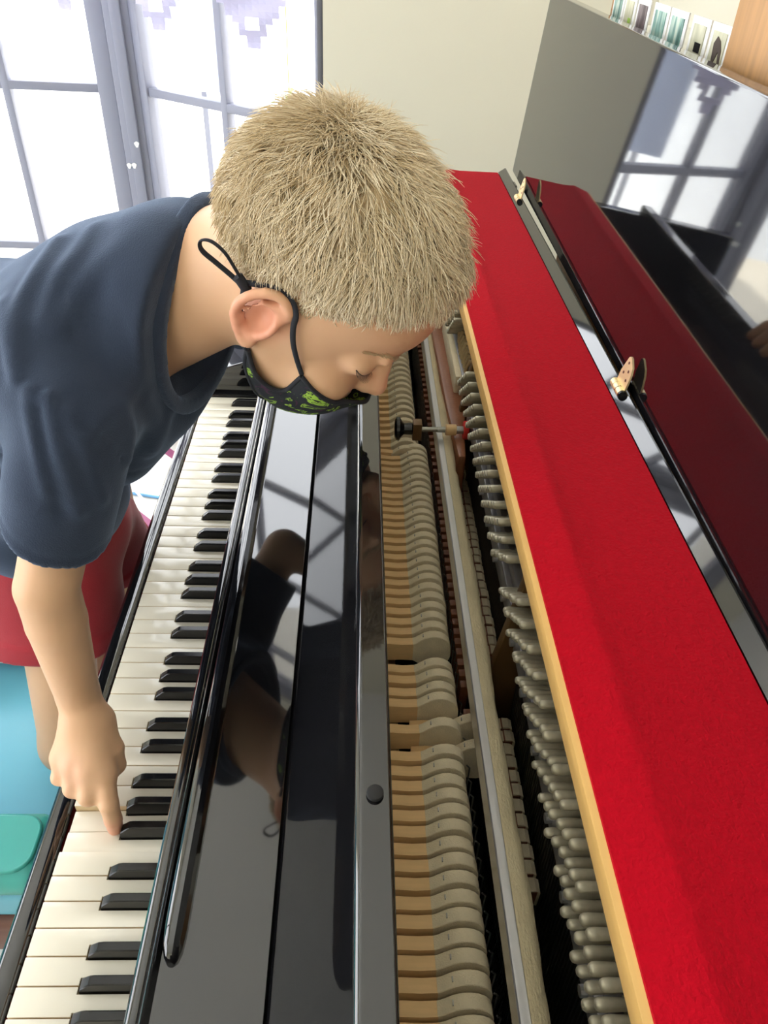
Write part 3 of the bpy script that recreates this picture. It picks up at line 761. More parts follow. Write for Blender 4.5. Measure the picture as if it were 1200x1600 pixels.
def sdf_obj(name, fn, lo, hi, h, m, parent=None, smooth=1, slack=1.6, B=12):
    V, Qd = surface_nets(fn, lo, hi, h, B, slack)
    for _ in range(smooth):      # light Laplacian relaxing
        acc = np.zeros_like(V); cn = np.zeros(len(V))
        for a in range(4):
            b = (a+1) % 4
            np.add.at(acc, Qd[:, a], V[Qd[:, b]]); np.add.at(cn, Qd[:, a], 1)
            np.add.at(acc, Qd[:, b], V[Qd[:, a]]); np.add.at(cn, Qd[:, b], 1)
        V = V*.5+.5*acc/np.maximum(cn, 1)[:, None]
    me = bpy.data.meshes.new(name); me.vertices.add(len(V)); me.vertices.foreach_set('co', V.ravel())
    me.loops.add(len(Qd)*4); me.loops.foreach_set('vertex_index', Qd.ravel().astype(np.int32))
    me.polygons.add(len(Qd)); me.polygons.foreach_set('loop_start', np.arange(0, len(Qd)*4, 4, dtype=np.int32))
    me.polygons.foreach_set('use_smooth', np.ones(len(Qd), bool)); me.update(calc_edges=True); me.validate()
    return put(name, me, m, parent)
def smin(a, b, k):
    hh = np.clip(.5+.5*(b-a)/k, 0, 1); return b*(1-hh)+a*hh-k*hh*(1-hh)
def smax(a, b, k): return -smin(-a, -b, k)
def cone(P, a, b, ra, rb):
    a = np.array(a, float); b = np.array(b, float); ba = b-a; l2 = ba@ba
    t = np.clip(((P-a)@ba)/l2, 0, 1); return np.linalg.norm(P-a-t[:, None]*ba, axis=1)-(ra+(rb-ra)*t)
def ell(P, c, rr):
    rr = np.array(rr, float); q = (P-np.array(c, float))/rr; k0 = np.linalg.norm(q, axis=1); k1 = np.linalg.norm(q/rr, axis=1)
    return np.where(k1 > 1e-9, k0*(k0-1)/np.maximum(k1, 1e-9), -rr.min())
def ell2(P, c, ax, rr):      # oriented ellipsoid, ax rows = axes
    return ell((P-np.array(c, float))@np.array(ax, float).T, (0, 0, 0), rr)
# head frame: columns forward, up, right side; origin between the ears' level, local units mm
HM = np.array([[.683, .649, -.335], [-.242, -.232, -.942], [-.689, .725, -.002]]); HS = .96e-3
HM, _ = np.linalg.qr(HM); HM = HM*np.sign(np.array([HM[0, 0], HM[0, 1], -HM[0, 2]]))
HO = np.array([.2325, -.682, .4928])
def toL(P): return (P-HO)@HM/HS
def toW(L): return HO+(np.asarray(L, float)@HM.T)*HS
def sym(L): q = L.copy(); q[:, 2] = np.abs(q[:, 2]); return q
def head_sdf(L):
    A = sym(L)
    d = ell(A, (-4, 50, 0), (91, 79, 72))
    d = smin(d, ell(A, (34, 58, 0), (57, 50, 54)), 14)
    d = smin(d, ell(A, (34, -14, 0), (52, 62, 50)), 16)
    d = smin(d, ell(A, (12, 5, 0), (50, 55, 62)), 18)
    d = smin(d, ell(A, (58, -22, 27), (27, 26, 25)), 14)
    d = smin(d, ell(A, (40, -50, 0), (36, 28, 36)), 16)
    d = smin(d, cone(A, (2, -20, 50), (46, -58, 26), 14, 12), 16)
    d = smin(d, ell(A, (65, -66, 0), (15, 14, 18)), 12)
    d = smin(d, cone(A, (80, 32, 18), (84, 33, 30), 6, 4), 10)
    # eye sockets, closed lids
    d = smax(d, -ell(A, (100, 17, 33), (17, 10, 15)), 12)
    d = smin(d, ell(A, (67.5, 19, 31), (15.5, 13, 15.5)), 6)
    # nose
    d = smin(d, cone(A, (84, 24, 0), (97, -2, 0), 5.5, 7.2), 7)
    d = smin(d, ell(A, (99, -7, 0), (8.5, 8, 9.5)), 6)
    d = smin(d, ell(A, (90, -10, 9), (7.5, 6.5, 6)), 5)
    d = smax(d, -ell(A, (95, -16, 4.5), (4, 3.5, 2.2)), 2)
    # lips
    d = smin(d, ell(A, (83, -32, 0), (8, 5, 17)), 6); d = smin(d, ell(A, (80, -41, 0), (8, 5.5, 15)), 6)
    return d
def ear_sdf(L):
    A = sym(L); pts = [(7, 12, 67), (10, 22, 71), (5, 30, 74), (-4, 32, 77), (-13, 27, 80), (-19, 17, 82), (-21, 6, 82), (-18, -5, 79), (-10, -15, 75), (-2, -22, 71), (3, -23, 69)]
    pts = smooth_path(pts, 2)
    d = ell2(A, (-4, 6, 69), [(.93, 0, .36), (0, 1, 0), (-.36, 0, .93)], (17, 25, 6))
    for a, b in zip(pts[:-1], pts[1:]): d = smin(d, cone(A, a, b, 3.6, 3.6), 2.5)
    for a, b in zip(((3, 24, 74), (-9, 18, 77), (-13, 6, 78), (-10, -5, 76), (-3, -12, 73)), ((-9, 18, 77), (-13, 6, 78), (-10, -5, 76), (-3, -12, 73), (3, -14, 71))): d = smin(d, cone(A, a, b, 2.6, 2.6), 3)
    d = smin(d, ell(A, (1, -19, 69), (7, 7, 4.5)), 4)
    d = smax(d, -ell2(A, (-3, 4, 77), [(.93, 0, .36), (0, 1, 0), (-.36, 0, .93)], (9.5, 14, 8.5)), 3)
    d = smin(d, ell(A, (7.5, 4, 68), (3.6, 6, 5)), 3)
    return d
def near(P, c, rad, fn, pad=.07):
    dd = np.linalg.norm(P-np.array(c), axis=1)-rad; m_ = dd < pad; out = np.maximum(dd, pad)*1.0
    if m_.any(): out[m_] = fn(P[m_])
    return out
# skeleton (world metres)
SHR, ELR, WRR = (.061, -.737, .395), (.0185, -.776, .262), (.012, -.770, .112)
SHL, ELL_, WRL = (.120, -.505, .425), (.180, -.430, .355), (.262, -.432, .402)
HIPR, KNR, ANR = (-.145, -.435, .020), (-.150, -.540, -.300), (-.195, -.27, -.325)
HIPL, KNL, ANL = (-.112, -.330, .020), (-.133, -.235, -.33), (-.165, -.20, -.655)
def lerp(a, b, t): return tuple(np.array(a)*(1-t)+np.array(b)*t)
FING = {  # right hand: joints MCP, PIP, DIP, TIP with radii
    'index': [(.0410, -.822, .058), (.0465, -.842, .035), (.0478, -.8455, .017), (.0470, -.8455, .0005), (.0100, .0092, .0086, .0078)],
    'middle': [(.0270, -.8210, .062), (.0262, -.8365, .0410), (.0320, -.8240, .0260), (.0340, -.8110, .0330), (.0095, .0090, .0078, .0070)],
    'ring': [(.0110, -.8150, .062), (.0095, -.8290, .0430), (.0160, -.8180, .0260), (.0190, -.8060, .0320), (.0092, .0087, .0076, .0068)],
    'little': [(-.0040, -.8050, .060), (-.0065, -.8170, .0430), (.0000, -.8070, .0320), (.0040, -.7970, .0360), (.0085, .0080, .0070, .0062)],
    'thumb': [(.032, -.782, .086), (.0445, -.798, .064), (.0470, -.8060, .0480), (.0400, -.8110, .0380), (.0115, .0100, .0088, .0076)]}
def hand_sdf(P):
    w = np.array(WRR)
    d = cone(P, WRR, (.018, -.782, .092), .0185, .0200)
    for k, rr in (('index', .0125), ('middle', .0130), ('ring', .0125), ('little', .0115)):
        d = smin(d, cone(P, (.018+(.006 if k == 'index' else .002 if k == 'middle' else -.003 if k == 'ring' else -.007), -.784, .090), FING[k][0], .0150, rr), .010)
    d = smin(d, cone(P, (.020, -.778, .094), FING['thumb'][0], .0150, .0130), .010)
    for k, v in FING.items():
        rr = v[4]; dk = None
        for i in range(3):
            c = cone(P, v[i], v[i+1], rr[i], rr[i+1]); dk = c if dk is None else smin(dk, c, .0018)
        for i in (1, 2): dk = smin(dk, np.linalg.norm(P-np.array(v[i]), axis=1)-rr[i]*1.06, .002)
        d = smin(d, dk, .0050 if k == 'index' else .0075)
    # skin folds over the index joints
    for z, dp in ((.0335, .0007), (.0165, .0006), (.0185, .0004)):
        q = (np.abs(P[:, 2]-z) < .0012) & (P[:, 1] < -.83); d = d+np.where(q, dp, 0)
    return d
def lhand_sdf(P):
    d = cone(P, WRL, (.270, -.434, .404), .0185, .016)
    for k in range(4):
        a = np.array((.287-.003*abs(k-1.5), -.460+.017*k, .393)); b = a+np.array((.018, .004*(k-1.5), -.001)); c = b+np.array((.010, .002*(k-1.5), -.015))
        d = smin(d, cone(P, (.268, -.436, .404), a, .013, .0105), .01)
        d = smin(d, cone(P, a, b, .0080, .0075), .004); d = smin(d, cone(P, b, c, .0075, .0065), .003)
    d = smin(d, cone(P, (.268, -.448, .400), (.276, -.478, .384), .011, .008), .006)
    return d
def arm_sdf(P):
    d = cone(P, SHR, ELR, .0275, .0264)
    fm = lerp(ELR, WRR, .28)
    d = smin(d, cone(P, ELR, fm, .0262, .0262), .002); d = smin(d, cone(P, fm, WRR, .0262, .0205), .002)
    return d
def shell_sdf(P):
    # the solid form that the shirt follows, before the neck is opened
    t = ell2(P, (.022, -.610, .400), CH, (.135, .122, .070))
    t = smin(t, ell2(P, (-.080, -.510, .240), CH, (.160, .115, .076)), .05)
    t = smin(t, ell2(P, (-.125, -.430, .085), CH, (.10, .115, .090)), .04)
    t = smin(t, cone(P, (.050, -.700, .410), (.122, -.505, .435), .052, .048), .03)
    t = smin(t, cone(P, (.045, -.620, .412), (.138, -.642, .455), .073, .0875), .03)
    t = smin(t, cone(P, (.020, -.610, .400), (-.060, -.560, .368), .076, .086), .03); t = smin(t, cone(P, (-.060, -.560, .365), (-.13, -.47, .20), .082, .088), .03)
    t = smin(t, cone(P, (.110, -.645, .405), (.045, -.640, .335), .050, .056), .03)
    return t
NC = np.array((.150, -.640, .456)); NN_ = np.array((.926, -.353, -.133)); NN_ /= np.linalg.norm(NN_)
NA = np.array((.014, .035, .177)); NA -= (NA@NN_)*NN_; NA /= np.linalg.norm(NA); NB = np.cross(NN_, NA)
def neck_hole(P, g=0.0):
    q = P-NC; a = q@NA; b = q@NB; s = q@NN_
    g = np.clip(s+.004, -.06, 0)*.9
    rr = (np.sqrt((a/(.083+g))**2+(b/(.064+g))**2)-1)*.062
    return smax(rr, -(s+.030), .01)
def body_sdf(P):
    def hd_(P): L = toL(P); return smin(head_sdf(L)*HS, near(P, toW((0, 5, 70)), .045, lambda Q: ear_sdf(toL(Q))*HS, .02) if True else 0, .0025)
    d = near(P, toW((0, 20, 0)), .125, hd_)
    nb = toW((-34, -18, 0))
    nk = cone(P, nb, (.118, -.632, .450), .043, .048)
    nk = smin(nk, cone(P, toW((-46, 0, 0)), (.100, -.625, .478), .032, .040), .02)
    d = smin(d, nk, .022)
    t = ell2(P, (.035, -.600, .400), CH, (.115, .118, .070)); t = smin(t, ell2(P, (-.065, -.500, .220), CH, (.13, .105, .068)), .05)
    t = smin(t, cone(P, (.085, -.70, .420), (.095, -.52, .452), .036, .034), .03)
    t = smin(t, ell2(P, (-.130, -.405, .04), CH, (.075, .078, .064)), .04)
    t = smax(t, shell_sdf(P)+.007, .004); t = smax(t, (P-NC)@NN_+.018, .008)
    d = smin(d, t, .02)
    sN = (P-NC)@NN_; d = np.where(sN < -.006, smax(d, shell_sdf(P)+.006, .004), d)
    a = near(P, lerp(SHR, WRR, .5), .20, arm_sdf); d = smin(d, a, .012)
    d = smin(d, near(P, (.025, -.81, .05), .085, hand_sdf, .04), .006)
    d = smin(d, near(P, lerp(SHL, WRL, .5), .20, lambda P: smin(cone(P, SHL, ELL_, .034, .026), cone(P, ELL_, WRL, .027, .019), .01)), .015)
    d = smin(d, near(P, WRL, .08, lhand_sdf), .006)
    def legs(P):
        d = None
        for h_, k_, a_ in ((HIPR, KNR, ANR), (HIPL, KNL, ANL)):
            e = cone(P, h_, k_, .056, .044)
            cm = lerp(k_, a_, .3); e = smin(e, cone(P, k_, cm, .043, .041), .015); e = smin(e, cone(P, cm, a_, .041, .024), .015)
            d = e if d is None else smin(d, e, .01)
        return d
    d = smin(d, legs(P), .02)
    d = smin(d, near(P, (-.13, -.20, FLOOR+.02), .12, lambda P: smin(cone(P, ANL, (-.10, -.215, FLOOR+.026), .025, .024), cone(P, (-.20, -.197, FLOOR+.028), (-.06, -.22, FLOOR+.018), .028, .018), .012)), .012)
    d = smin(d, near(P, (-.21, -.22, -.33), .10, lambda P: cone(P, ANR, (-.215, -.17, -.335), .024, .018)), .012)
    return d
sp = np.array((.11, -.625, .45))-np.array((-.13, -.41, .04)); sp /= np.linalg.norm(sp)
ac = np.array((.060, .20, -.01)); ac = ac-(ac@sp)*sp; ac /= np.linalg.norm(ac)   # across the shoulders
CH = np.array([sp, ac, np.cross(sp, ac)])
def zone(P): return P
body = sdf_obj('person', body_sdf, (-.50, -.90, FLOOR-.004), (.40, -.10, .66), .0024, M['skin'], None, 1, 1.7, 14)
tag(body, 'child in navy t-shirt, red shorts and black face mask leaning over the piano keys', 'person')
body_me = body.data

# ---- clothes
def noise3(P, s, seed=0):
    r_ = np.random.default_rng(seed); v = 0
    for k in range(6):
        w = r_.normal(size=3); w /= np.linalg.norm(w); v = v+np.sin(P@w*s*(1+.35*k)+r_.uniform(0, 6.28))
    return v/6
def fold(P, pts, wid, amp):
    # smooth raised or sunken crease along a polyline
    pts = smooth_path(pts, 4); d = None
    for a, b in zip(pts[:-1], pts[1:]):
        c = cone(P, a, b, 0, 0); d = c if d is None else np.minimum(d, c)
    return amp*np.exp(-(d/wid)**2)
def sleeve_plane(P, a, b, t):
    a = np.array(a); b = np.array(b); n = (b-a)/np.linalg.norm(b-a); return (P-(a+(b-a)*t))@n
FOLDS = []
SLN = np.array((-.42, .10, -.88)); SLN /= np.linalg.norm(SLN)
def shirt_sdf(P):
    t = shell_sdf(P)
    sl = cone(P, (.056, -.722, .400), (.024, -.772, .285), .049, .0425)
    sl = smax(sl, (P-np.array((.030, -.77, .318)))@SLN, .003)
    s2 = cone(P, SHL, ELL_, .048, .045); s2 = smax(s2, sleeve_plane(P, SHL, ELL_, .7), .004)
    d = smin(smin(t, sl, .018), s2, .02)
    d = smax(d, (P-NC)@NN_, .005)
    d = smax(d, -neck_hole(P), .003)
    # hem at the waist
    hp = np.array((-.15, -.40, -.055)); hn = np.array((-.25, .1, -.96)); hn /= np.linalg.norm(hn)
    d = smax(d, (P-hp)@hn, .004)
    # cavities at sleeve ends
    c = cone(P, (.056, -.722, .400), (.024, -.772, .285), .037, .0335); c = smax(c, -((P-np.array((.030, -.77, .345)))@SLN), .004); d = smax(d, -c, .002)
    # seams, hems and folds
    d = d+.0012*np.exp(-(((P-np.array((.030, -.77, .328)))@SLN)/.0016)**2)*(P[:, 1] < -.66)*(P[:, 2] < .40)
    m = noise3(P, 55, 3)*.0016+noise3(P, 28, 5)*.0028
    d = d+m
    for pts, w_, am in FOLDS:
        cen_ = np.mean(pts, 0); m_ = np.linalg.norm(P-cen_, axis=1) < .13
        if m_.any(): d[m_] = d[m_]-fold(P[m_], pts, w_, am)
    return d
FOLDS += [
    ([(0.0451, -0.6525, 0.5125), (0.0366, -0.6856, 0.5002), (0.0270, -0.7052, 0.4837), (0.0266, -0.7247, 0.4680), (0.0285, -0.7446, 0.4447)], 0.007, 0.0045),
    ([(0.1118, -0.6722, 0.5205), (0.0894, -0.6873, 0.5060), (0.0720, -0.6980, 0.4930), (0.0582, -0.7174, 0.4731)], 0.008, 0.0045),
    ([(0.0291, -0.7454, 0.4441), (0.0520, -0.7552, 0.4402), (0.0730, -0.7627, 0.4232), (0.0903, -0.7583, 0.3995), (0.0941, -0.7382, 0.3624)], 0.0018, -0.0022),
    ([(0.1021, -0.7246, 0.4243), (0.0888, -0.7552, 0.4168), (0.0755, -0.7679, 0.4054)], 0.007, 0.0035),
    ([(0.1092, -0.7142, 0.4123), (0.1094, -0.6959, 0.3740), (0.0966, -0.6817, 0.3367)], 0.006, 0.004),
    ([(0.0395, -0.7540, 0.4391), (0.0414, -0.7688, 0.4135), (0.0478, -0.7860, 0.3714)], 0.006, 0.0045),
    ([(0.0541, -0.7587, 0.4364), (0.0597, -0.7743, 0.4008), (0.0665, -0.7842, 0.3520)], 0.006, 0.005),
    ([(0.0468, -0.7627, 0.4290), (0.0478, -0.7771, 0.3938), (0.0546, -0.7891, 0.3551)], 0.005, -0.003),
    ([(0.0689, -0.7635, 0.4246), (0.0776, -0.7697, 0.3894), (0.0809, -0.7712, 0.3542)], 0.006, 0.004),
    ([(0.1233, -0.6687, 0.5235), (0.1093, -0.6932, 0.5040), (0.1046, -0.7049, 0.4789), (0.1058, -0.7144, 0.4496), (0.1117, -0.7126, 0.4212)], 0.0016, -0.0012),
    ([(0.1023, -0.6973, 0.4957), (0.0982, -0.7107, 0.4634), (0.0998, -0.7219, 0.4344)], 0.009, 0.0035),
    ([(0.0119, -0.6981, 0.4802), (0.0206, -0.7216, 0.4689), (0.0262, -0.7351, 0.4542)], 0.008, 0.004),
    ([(0.0754, -0.6502, 0.5215), (0.0664, -0.6770, 0.5111), (0.0550, -0.6950, 0.4981), (0.0477, -0.7165, 0.4774)], 0.007, 0.0035),
    ([(0.1320, -0.6635, 0.5254), (0.1196, -0.6760, 0.5197), (0.1058, -0.6815, 0.5140)], 0.007, 0.003),
    ([(0.0990, -0.7405, 0.4171), (0.1018, -0.7386, 0.3929), (0.0957, -0.7398, 0.3693)], 0.006, 0.004),
    ([(0.1153, -0.6456, 0.3871), (0.1185, -0.6886, 0.3804), (0.1009, -0.6852, 0.3453)], 0.006, 0.0035)]
shirt = sdf_obj('t_shirt', shirt_sdf, (-.36, -.88, -.12), (.26, -.25, .60), .0030, M['navy'], body, 1, 2.0)
# collar rib
def collar_sdf(P):
    q = P-NC; a = q@NA; b = q@NB; s = q@NN_
    rr = (np.sqrt((a/.083)**2+(b/.064)**2)-1)*.062
    ring = np.abs(rr-.0030)-.0055
    return smax(smax(ring, np.abs(s+.004)-.008, .003), shell_sdf(P)-.008, .003)
cl_ = sdf_obj('collar', collar_sdf, (.04, -.78, .30), (.24, -.50, .60), .0026, M['navy'], shirt, 1, 2.4)
def shorts_sdf(P):
    d = ell2(P, (-.142, -.400, .010), CH, (.100, .110, .094))
    a = cone(P, (-.128, -.430, -.01), (-.140, -.490, -.18), .074, .084); b = cone(P, (-.122, -.335, -.01), lerp(HIPL, KNL, .62), .066, .078)
    a = smin(a, cone(P, (-.175, -.425, .0), (-.172, -.47, -.16), .080, .092), .03)
    a = smax(a, sleeve_plane(P, HIPR, KNR, .46), .004); b = smax(b, sleeve_plane(P, HIPL, KNL, .42), .004)
    d = smin(d, np.minimum(a, b), .015)
    for h_, k_, t in ((HIPR, KNR, .46), (HIPL, KNL, .42)):
        c = cone(P, h_, k_, .058, .064); c = smax(c, -sleeve_plane(P, h_, k_, t-.16), .004); d = smax(d, -c, .002)
        m_ = (cone(P, HIPR, KNR, 0, 0) < cone(P, HIPL, KNL, 0, 0)) == (h_ is HIPR)
        d = d-.0030*np.clip(sleeve_plane(P, h_, k_, t-.075)/.002, 0, 1)*m_
    d = smax(d, P[:, 2]-.07, .004)
    return d+noise3(P, 40, 9)*.0022+noise3(P, 22, 4)*.003
sdf_obj('shorts', shorts_sdf, (-.34, -.62, -.27), (.03, -.12, .10), .0034, M['redshort'], body, 1, 2.0)

# ---- hair
def scalp_ok(L):
    fx = np.array([-90, -60, -38, -22, -8, 4, 14, 24, 36, 50, 64, 76, 86]); gy = np.array([0, -4, 2, 14, 30, 38, 31, 42, 53, 64, 77, 85, 90])
    return L[:, 1]-np.interp(L[:, 0], fx, gy)
def cranium(L, off=0):
    A = sym(L); d = ell(A, (-4, 50, 0), (91+off, 79+off, 72+off)); return smin(d, ell(A, (34, 58, 0), (57+off, 50+off, 54+off)), 14)
def cap_sdf(P):
    L = toL(P); edge = scalp_ok(L); th = np.clip((edge-5)/30, -1, 1)*4.0-.5+np.clip((L[:, 1]-95)/30, 0, 1)*1.5
    d = cranium(L, 0)-th
    d = d+noise3(L*1e-3, 420, 2)*1.6*np.clip(edge/30, 0, 1)
    d = np.maximum(d, -(edge-5)*.6)
    d = np.maximum(d, -(cranium(L, 0)+2.5))
    return d*HS
hc = toW((0, 50, 0))
cap = sdf_obj('hair', cap_sdf, hc-.125, hc+.125, .0022, M['haircap'], body, 1, 2.4)
def strands():
    N = 26000; q = rng.normal(size=(N, 3)); q /= np.linalg.norm(q, axis=1)[:, None]
    L = q*np.array((91, 79, 72))+np.array((-4, 50, 0))
    # push to the true scalp
    for _ in range(3):
        d = cranium(L); e = 1.0; g = np.stack([cranium(L+np.eye(3)[k]*e)-d for k in range(3)], 1); g /= np.linalg.norm(g, axis=1)[:, None]; L = L-g*d[:, None]
    ok = scalp_ok(L)+rng.normal(size=N)*3.5 > 0; L = L[ok]; N = len(L)
    ex = np.array((-52, 112, 8))+rng.normal(size=(1500, 3))*np.array((11, 4, 11))
    for _ in range(3):
        d = cranium(ex); gg = np.stack([cranium(ex+np.eye(3)[k])-d for k in range(3)], 1); gg /= np.linalg.norm(gg, axis=1)[:, None]; ex = ex-gg*d[:, None]
    L = np.concatenate([L, ex]); n0 = N; N = len(L)
    d = cranium(L); nrm = np.stack([cranium(L+np.eye(3)[k])-d for k in range(3)], 1); nrm /= np.linalg.norm(nrm, axis=1)[:, None]
    wh = np.array((-52, 112, 8)); dirv = L-wh
    hgt = np.clip((L[:, 1]-40)/70, 0, 1)
    dirv[n0:] = rng.normal(size=(N-n0, 3))*14+dirv[n0:]*.3
    dirv = dirv/np.linalg.norm(dirv, axis=1)[:, None]
    # hair on the sides lies down and slightly forward, on the front it falls over the forehead
    side = (1-hgt)[:, None]; dirv = dirv*(1-.6*side)+side*np.array((.35, -.8, 0))
    cl = noise3(L*1e-3, 160, 11)[:, None]; cl2 = noise3(L*1e-3, 230, 12)[:, None]; cl3 = noise3(L*1e-3, 420, 13)[:, None]
    tang = np.cross(nrm, dirv); dirv = dirv+tang*(cl*2.2+cl3*.7+cl2*.9)+rng.normal(size=(N, 3))*.09
    dirv -= (dirv*nrm).sum(1)[:, None]*nrm; dirv /= np.linalg.norm(dirv, axis=1)[:, None]
    edge = scalp_ok(L); ln = 3.0+24*np.clip(edge/55, 0, 1)**1.1+15*hgt; ln *= rng.uniform(.75, 1.15, N)
    lift = (.22+.50*hgt+.25*cl2[:, 0])
    near_wh = np.exp(-(np.linalg.norm(L-wh-np.array((10, 8, 0)), axis=1)/26)**2)
    lift = lift+near_wh*rng.uniform(0, .5, N); ln = ln*(1-.2*near_wh)
    stray = rng.uniform(size=N) < .012; lift = np.where(stray, lift+rng.uniform(.2, .9, N)*hgt, lift)
    jit = rng.uniform(0, 8, N)+5*np.maximum(0, cl2[:, 0]+cl3[:, 0]); K = 7; pts = np.zeros((N, K, 3)); pts[:, 0] = L-nrm*1.0
    dcur = dirv+nrm*lift[:, None]; dcur /= np.linalg.norm(dcur, axis=1)[:, None]
    droop = np.array(HM.T@np.array((0, 0, -1.0)))
    curl = tang*(rng.normal(size=(N, 1))*.05+cl3*.14)
    for k in range(1, K):
        pts[:, k] = pts[:, k-1]+dcur*(ln/(K-1))[:, None]
        dcur = dcur+droop*.05+curl-nrm*(.085+.02*hgt)[:, None]; dcur /= np.linalg.norm(dcur, axis=1)[:, None]
        # keep outside the scalp
        dd = cranium(pts[:, k]); mn = .6+(4.2+jit*k/K)*np.clip(edge/28, 0, 1)*min(1, k/2); low = dd < mn
        pts[:, k] += nrm*np.where(low, mn-dd, 0)[:, None]
    Pw = toW(pts.reshape(-1, 3)).reshape(N, K, 3)
    rad = np.array([.42, .42, .40, .36, .30, .22, .08])*1e-3
    t = np.gradient(Pw, axis=1); t /= np.linalg.norm(t, axis=2)[..., None]
    nn = (nrm@HM.T)[:, None, :].repeat(K, 1); a = np.cross(t, nn); a /= np.linalg.norm(a, axis=2)[..., None]+1e-9; b = np.cross(a, t)
    ring = []
    for j in range(3):
        an = 2*math.pi*j/3; ring.append(Pw+(a*math.cos(an)+b*math.sin(an))*rad[None, :, None])
    V = np.stack(ring, 2).reshape(-1, 3)      # N,K,3,3
    base = (np.arange(N)*K*3)[:, None, None]; kk = (np.arange(K-1)*3)[None, :, None]; j = np.arange(3)[None, None, :]; j2 = (j+1) % 3
    Qd = np.stack([base+kk+j, base+kk+j2, base+kk+3+j2, base+kk+3+j], -1).reshape(-1, 4)
    me = bpy.data.meshes.new('hair_strands'); me.vertices.add(len(V)); me.vertices.foreach_set('co', V.ravel())
    me.loops.add(len(Qd)*4); me.loops.foreach_set('vertex_index', Qd.ravel().astype(np.int32))
    me.polygons.add(len(Qd)); me.polygons.foreach_set('loop_start', np.arange(0, len(Qd)*4, 4, dtype=np.int32))
    me.polygons.foreach_set('use_smooth', np.ones(len(Qd), bool)); me.update(calc_edges=True)
    return me
hs = put('hair_strands', strands(), M['hair'], cap); hs['kind'] = 'stuff'

# ---- eyelashes and eyebrows
for sgn in (1, -1):
    bm = bmesh.new()
    lid_ = []
    for a_, b_ in ((18.5, 45.5), (16.2, 41.5), (15.0, 36), (14.8, 30), (16.0, 23)):
        xs_ = np.linspace(95, 40, 111); dv = head_sdf(np.stack([xs_, xs_*0+a_, xs_*0+b_], 1)); lid_.append((xs_[np.argmax(dv < 0)]-.1, a_, b_))
    base_ = [toW((a, b, c*sgn)) for a, b, c in smooth_path(lid_, 4)]
    add_tube(bm, base_, .00055, 5)
    for k, p in enumerate(base_):
        if k % 1 == 0:
            Lp = toL(np.array([p]))[0]; dr = np.array((.75, -.55, .35*sgn)); dr /= np.linalg.norm(dr); l = 6.5
            add_tube(bm, [p, toW(Lp+dr*l*.5), toW(Lp+dr*l+np.array((.6, 1.2, 0)))], [.00028, .00022, .00008], 3)
    put('eyelashes', sharp(bm_mesh(bm, 'eyelashes')), M['lash'], body)
for sgn in (1, -1):
    bm = bmesh.new()
    for k in range(150):
        t = rng.uniform(); c = np.array((87, 35, 13))*(1-t)+np.array((68, 35, 45))*t; c[1] += 3.5*math.sin(t*3.14)+rng.normal()*1.3
        c[0] += 5*math.sin(t*3.14)
        c[2] *= sgn
        for _ in range(4):
            A = np.array([c]); d0 = head_sdf(A)[0]; gg = np.array([head_sdf(A+np.eye(3)[i])[0]-d0 for i in range(3)]); gg /= np.linalg.norm(gg); c = c-gg*d0
        dr = np.array((-.75, .25, .6*sgn)); dr -= (dr@gg)*gg; dr /= np.linalg.norm(dr)
        add_tube(bm, [toW(c), toW(c+dr*3+gg*.9), toW(c+dr*6+gg*.5)], [.00028, .00024, .00008], 3)
    put('eyebrow', bm_mesh(bm, 'eyebrow'), M['haircap'], body)

# ---- face mask with ear loops
cols = [  # top, mid, chin, bottom control points for each column, rear to centre
    [(49, -17, 51), (48, -45, 50), (27, -47, 58), (6, -31, 63)],
    [(62, -19, 49), (60, -47, 47), (42, -64, 47), (14, -50, 55)],
    [(81, -21, 36), (82, -44, 36), (60, -71, 34), (32, -72, 40)],
    [(96, -21, 19), (91, -40, 19), (74, -67, 17), (44, -88, 20)],
    [(104, -23, 0), (96, -41, 0), (79, -70, 0), (50, -94, 0)]]
full = cols+[[(a, b, -c) for a, b, c in q] for q in cols[:-1][::-1]]
rows = []
for rI in range(4): rows.append(smooth_path([c[rI] for c in full], 6))
nC = len(rows[0]); grid = []
for cI in range(nC): grid.append(smooth_path([rows[k][cI] for k in range(4)], 7))
bm = bmesh.new(); VV = []
for cI, colp in enumerate(grid):
    line = []
    for kI, p in enumerate(colp):
        p = np.array(p, float); A = np.array([p])
        dd = head_sdf(A)[0]
        if dd < 1.8:
            gg = np.array([head_sdf(A+np.eye(3)[i]*.5)[0]-dd for i in range(3)]); gg /= np.linalg.norm(gg)+1e-9; p = p+gg*(1.8-dd)
        line.append(bm.verts.new(toW(p)))
    VV.append(line)
for a in range(nC-1):
    for b in range(len(VV[0])-1): bm.faces.new((VV[a][b], VV[a+1][b], VV[a+1][b+1], VV[a][b+1]))
mask = put('face_mask', sharp(bm_mesh(bm, 'face_mask'), 70), M['mask'], body)
sd = mask.modifiers.new('cloth', 'SOLIDIFY'); sd.thickness = .0014; sd.offset = 0
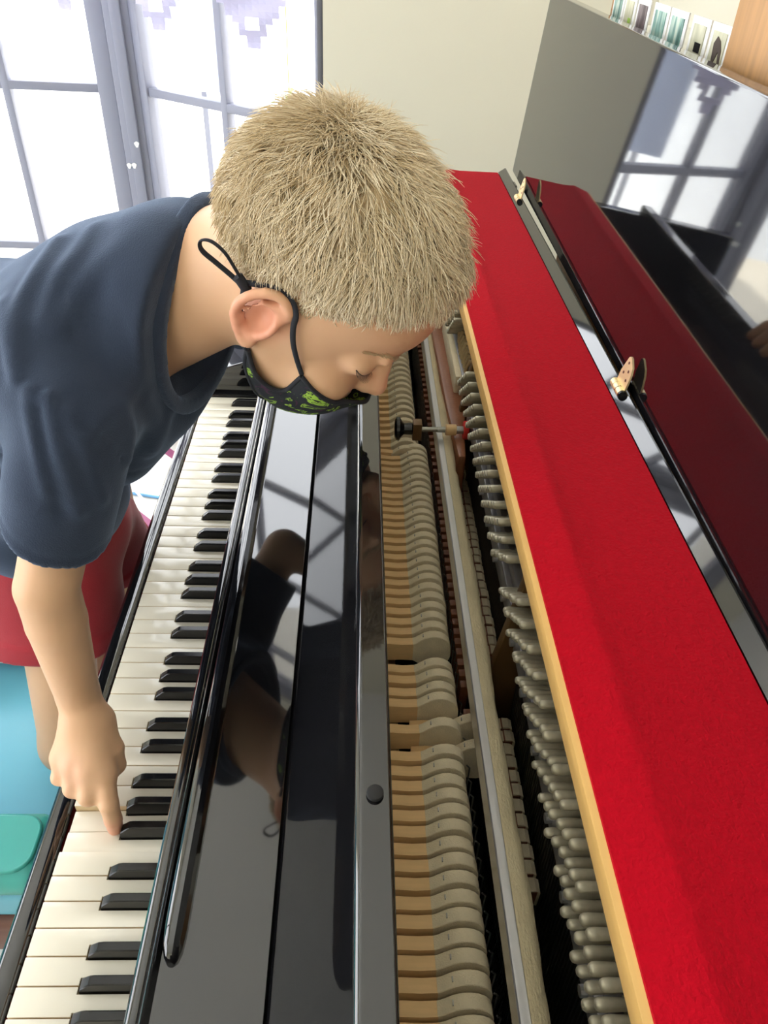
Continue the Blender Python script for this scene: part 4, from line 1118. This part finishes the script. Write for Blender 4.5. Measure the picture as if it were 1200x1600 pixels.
# bound edge of the mask
def border(ps, nm):
    bm = bmesh.new(); add_tube(bm, ps, .0019, 8); put(nm, sharp(bm_mesh(bm, nm), 60), M['strap'], mask)
mw = [[mask.data.vertices[0].co]*0]
bmv = [[np.array(v) for v in []]]
def gp(ci, ki):
    p = np.array(grid[ci][ki], float); A = np.array([p]); dd = head_sdf(A)[0]
    if dd < 1.8:
        gg = np.array([head_sdf(A+np.eye(3)[i]*.5)[0]-dd for i in range(3)]); gg /= np.linalg.norm(gg)+1e-9; p = p+gg*(1.8-dd)
    return Vector(toW(p))
nK = len(grid[0])
border([gp(c, 0) for c in range(nC)], 'mask_edge'); border([gp(c, nK-1) for c in range(nC)], 'mask_edge')
border([gp(0, k) for k in range(nK)], 'mask_edge'); border([gp(nC-1, k) for k in range(nK)], 'mask_edge')
for sgn in (1, -1):
    bm = bmesh.new()
    path = [(48, -17, 53), (36, -4, 62), (25, 8, 68), (17, 20, 72), (12, 30, 74), (3, 36, 75), (-10, 33, 75), (-22, 22, 74), (-28, 15, 73)]
    add_tube(bm, [toW((a, b, c*sgn)) for a, b, c in smooth_path(path, 5)], .0022, 8, .5)
    path = [(8, -30, 65), (4, -25, 72), (-3, -20, 71), (-16, -6, 71), (-24, 6, 71), (-28, 15, 73)]
    add_tube(bm, [toW((a, b, c*sgn)) for a, b, c in smooth_path(path, 5)], .0018, 8, .6)
    path = [(-26, 14, 74), (-36, 20, 78), (-50, 26, 82), (-61, 26, 85), (-66, 20, 85), (-62, 14, 83), (-50, 13, 79), (-38, 13, 76), (-26, 13, 74)]
    add_tube(bm, [toW((a, b, c*sgn)) for a, b, c in smooth_path(path, 5)], .0019, 8, .5)
    put('ear_loop', sharp(bm_mesh(bm, 'ear_loop'), 60), M['strap'], mask)
    bm = bmesh.new(); add_tube(bm, [toW((-23, 12.5, 73*sgn)), toW((-34, 17, 76.5*sgn))], .0036, 12)
    put('cord_bead', sharp(bm_mesh(bm, 'cord_bead'), 60), M['strap'], mask)
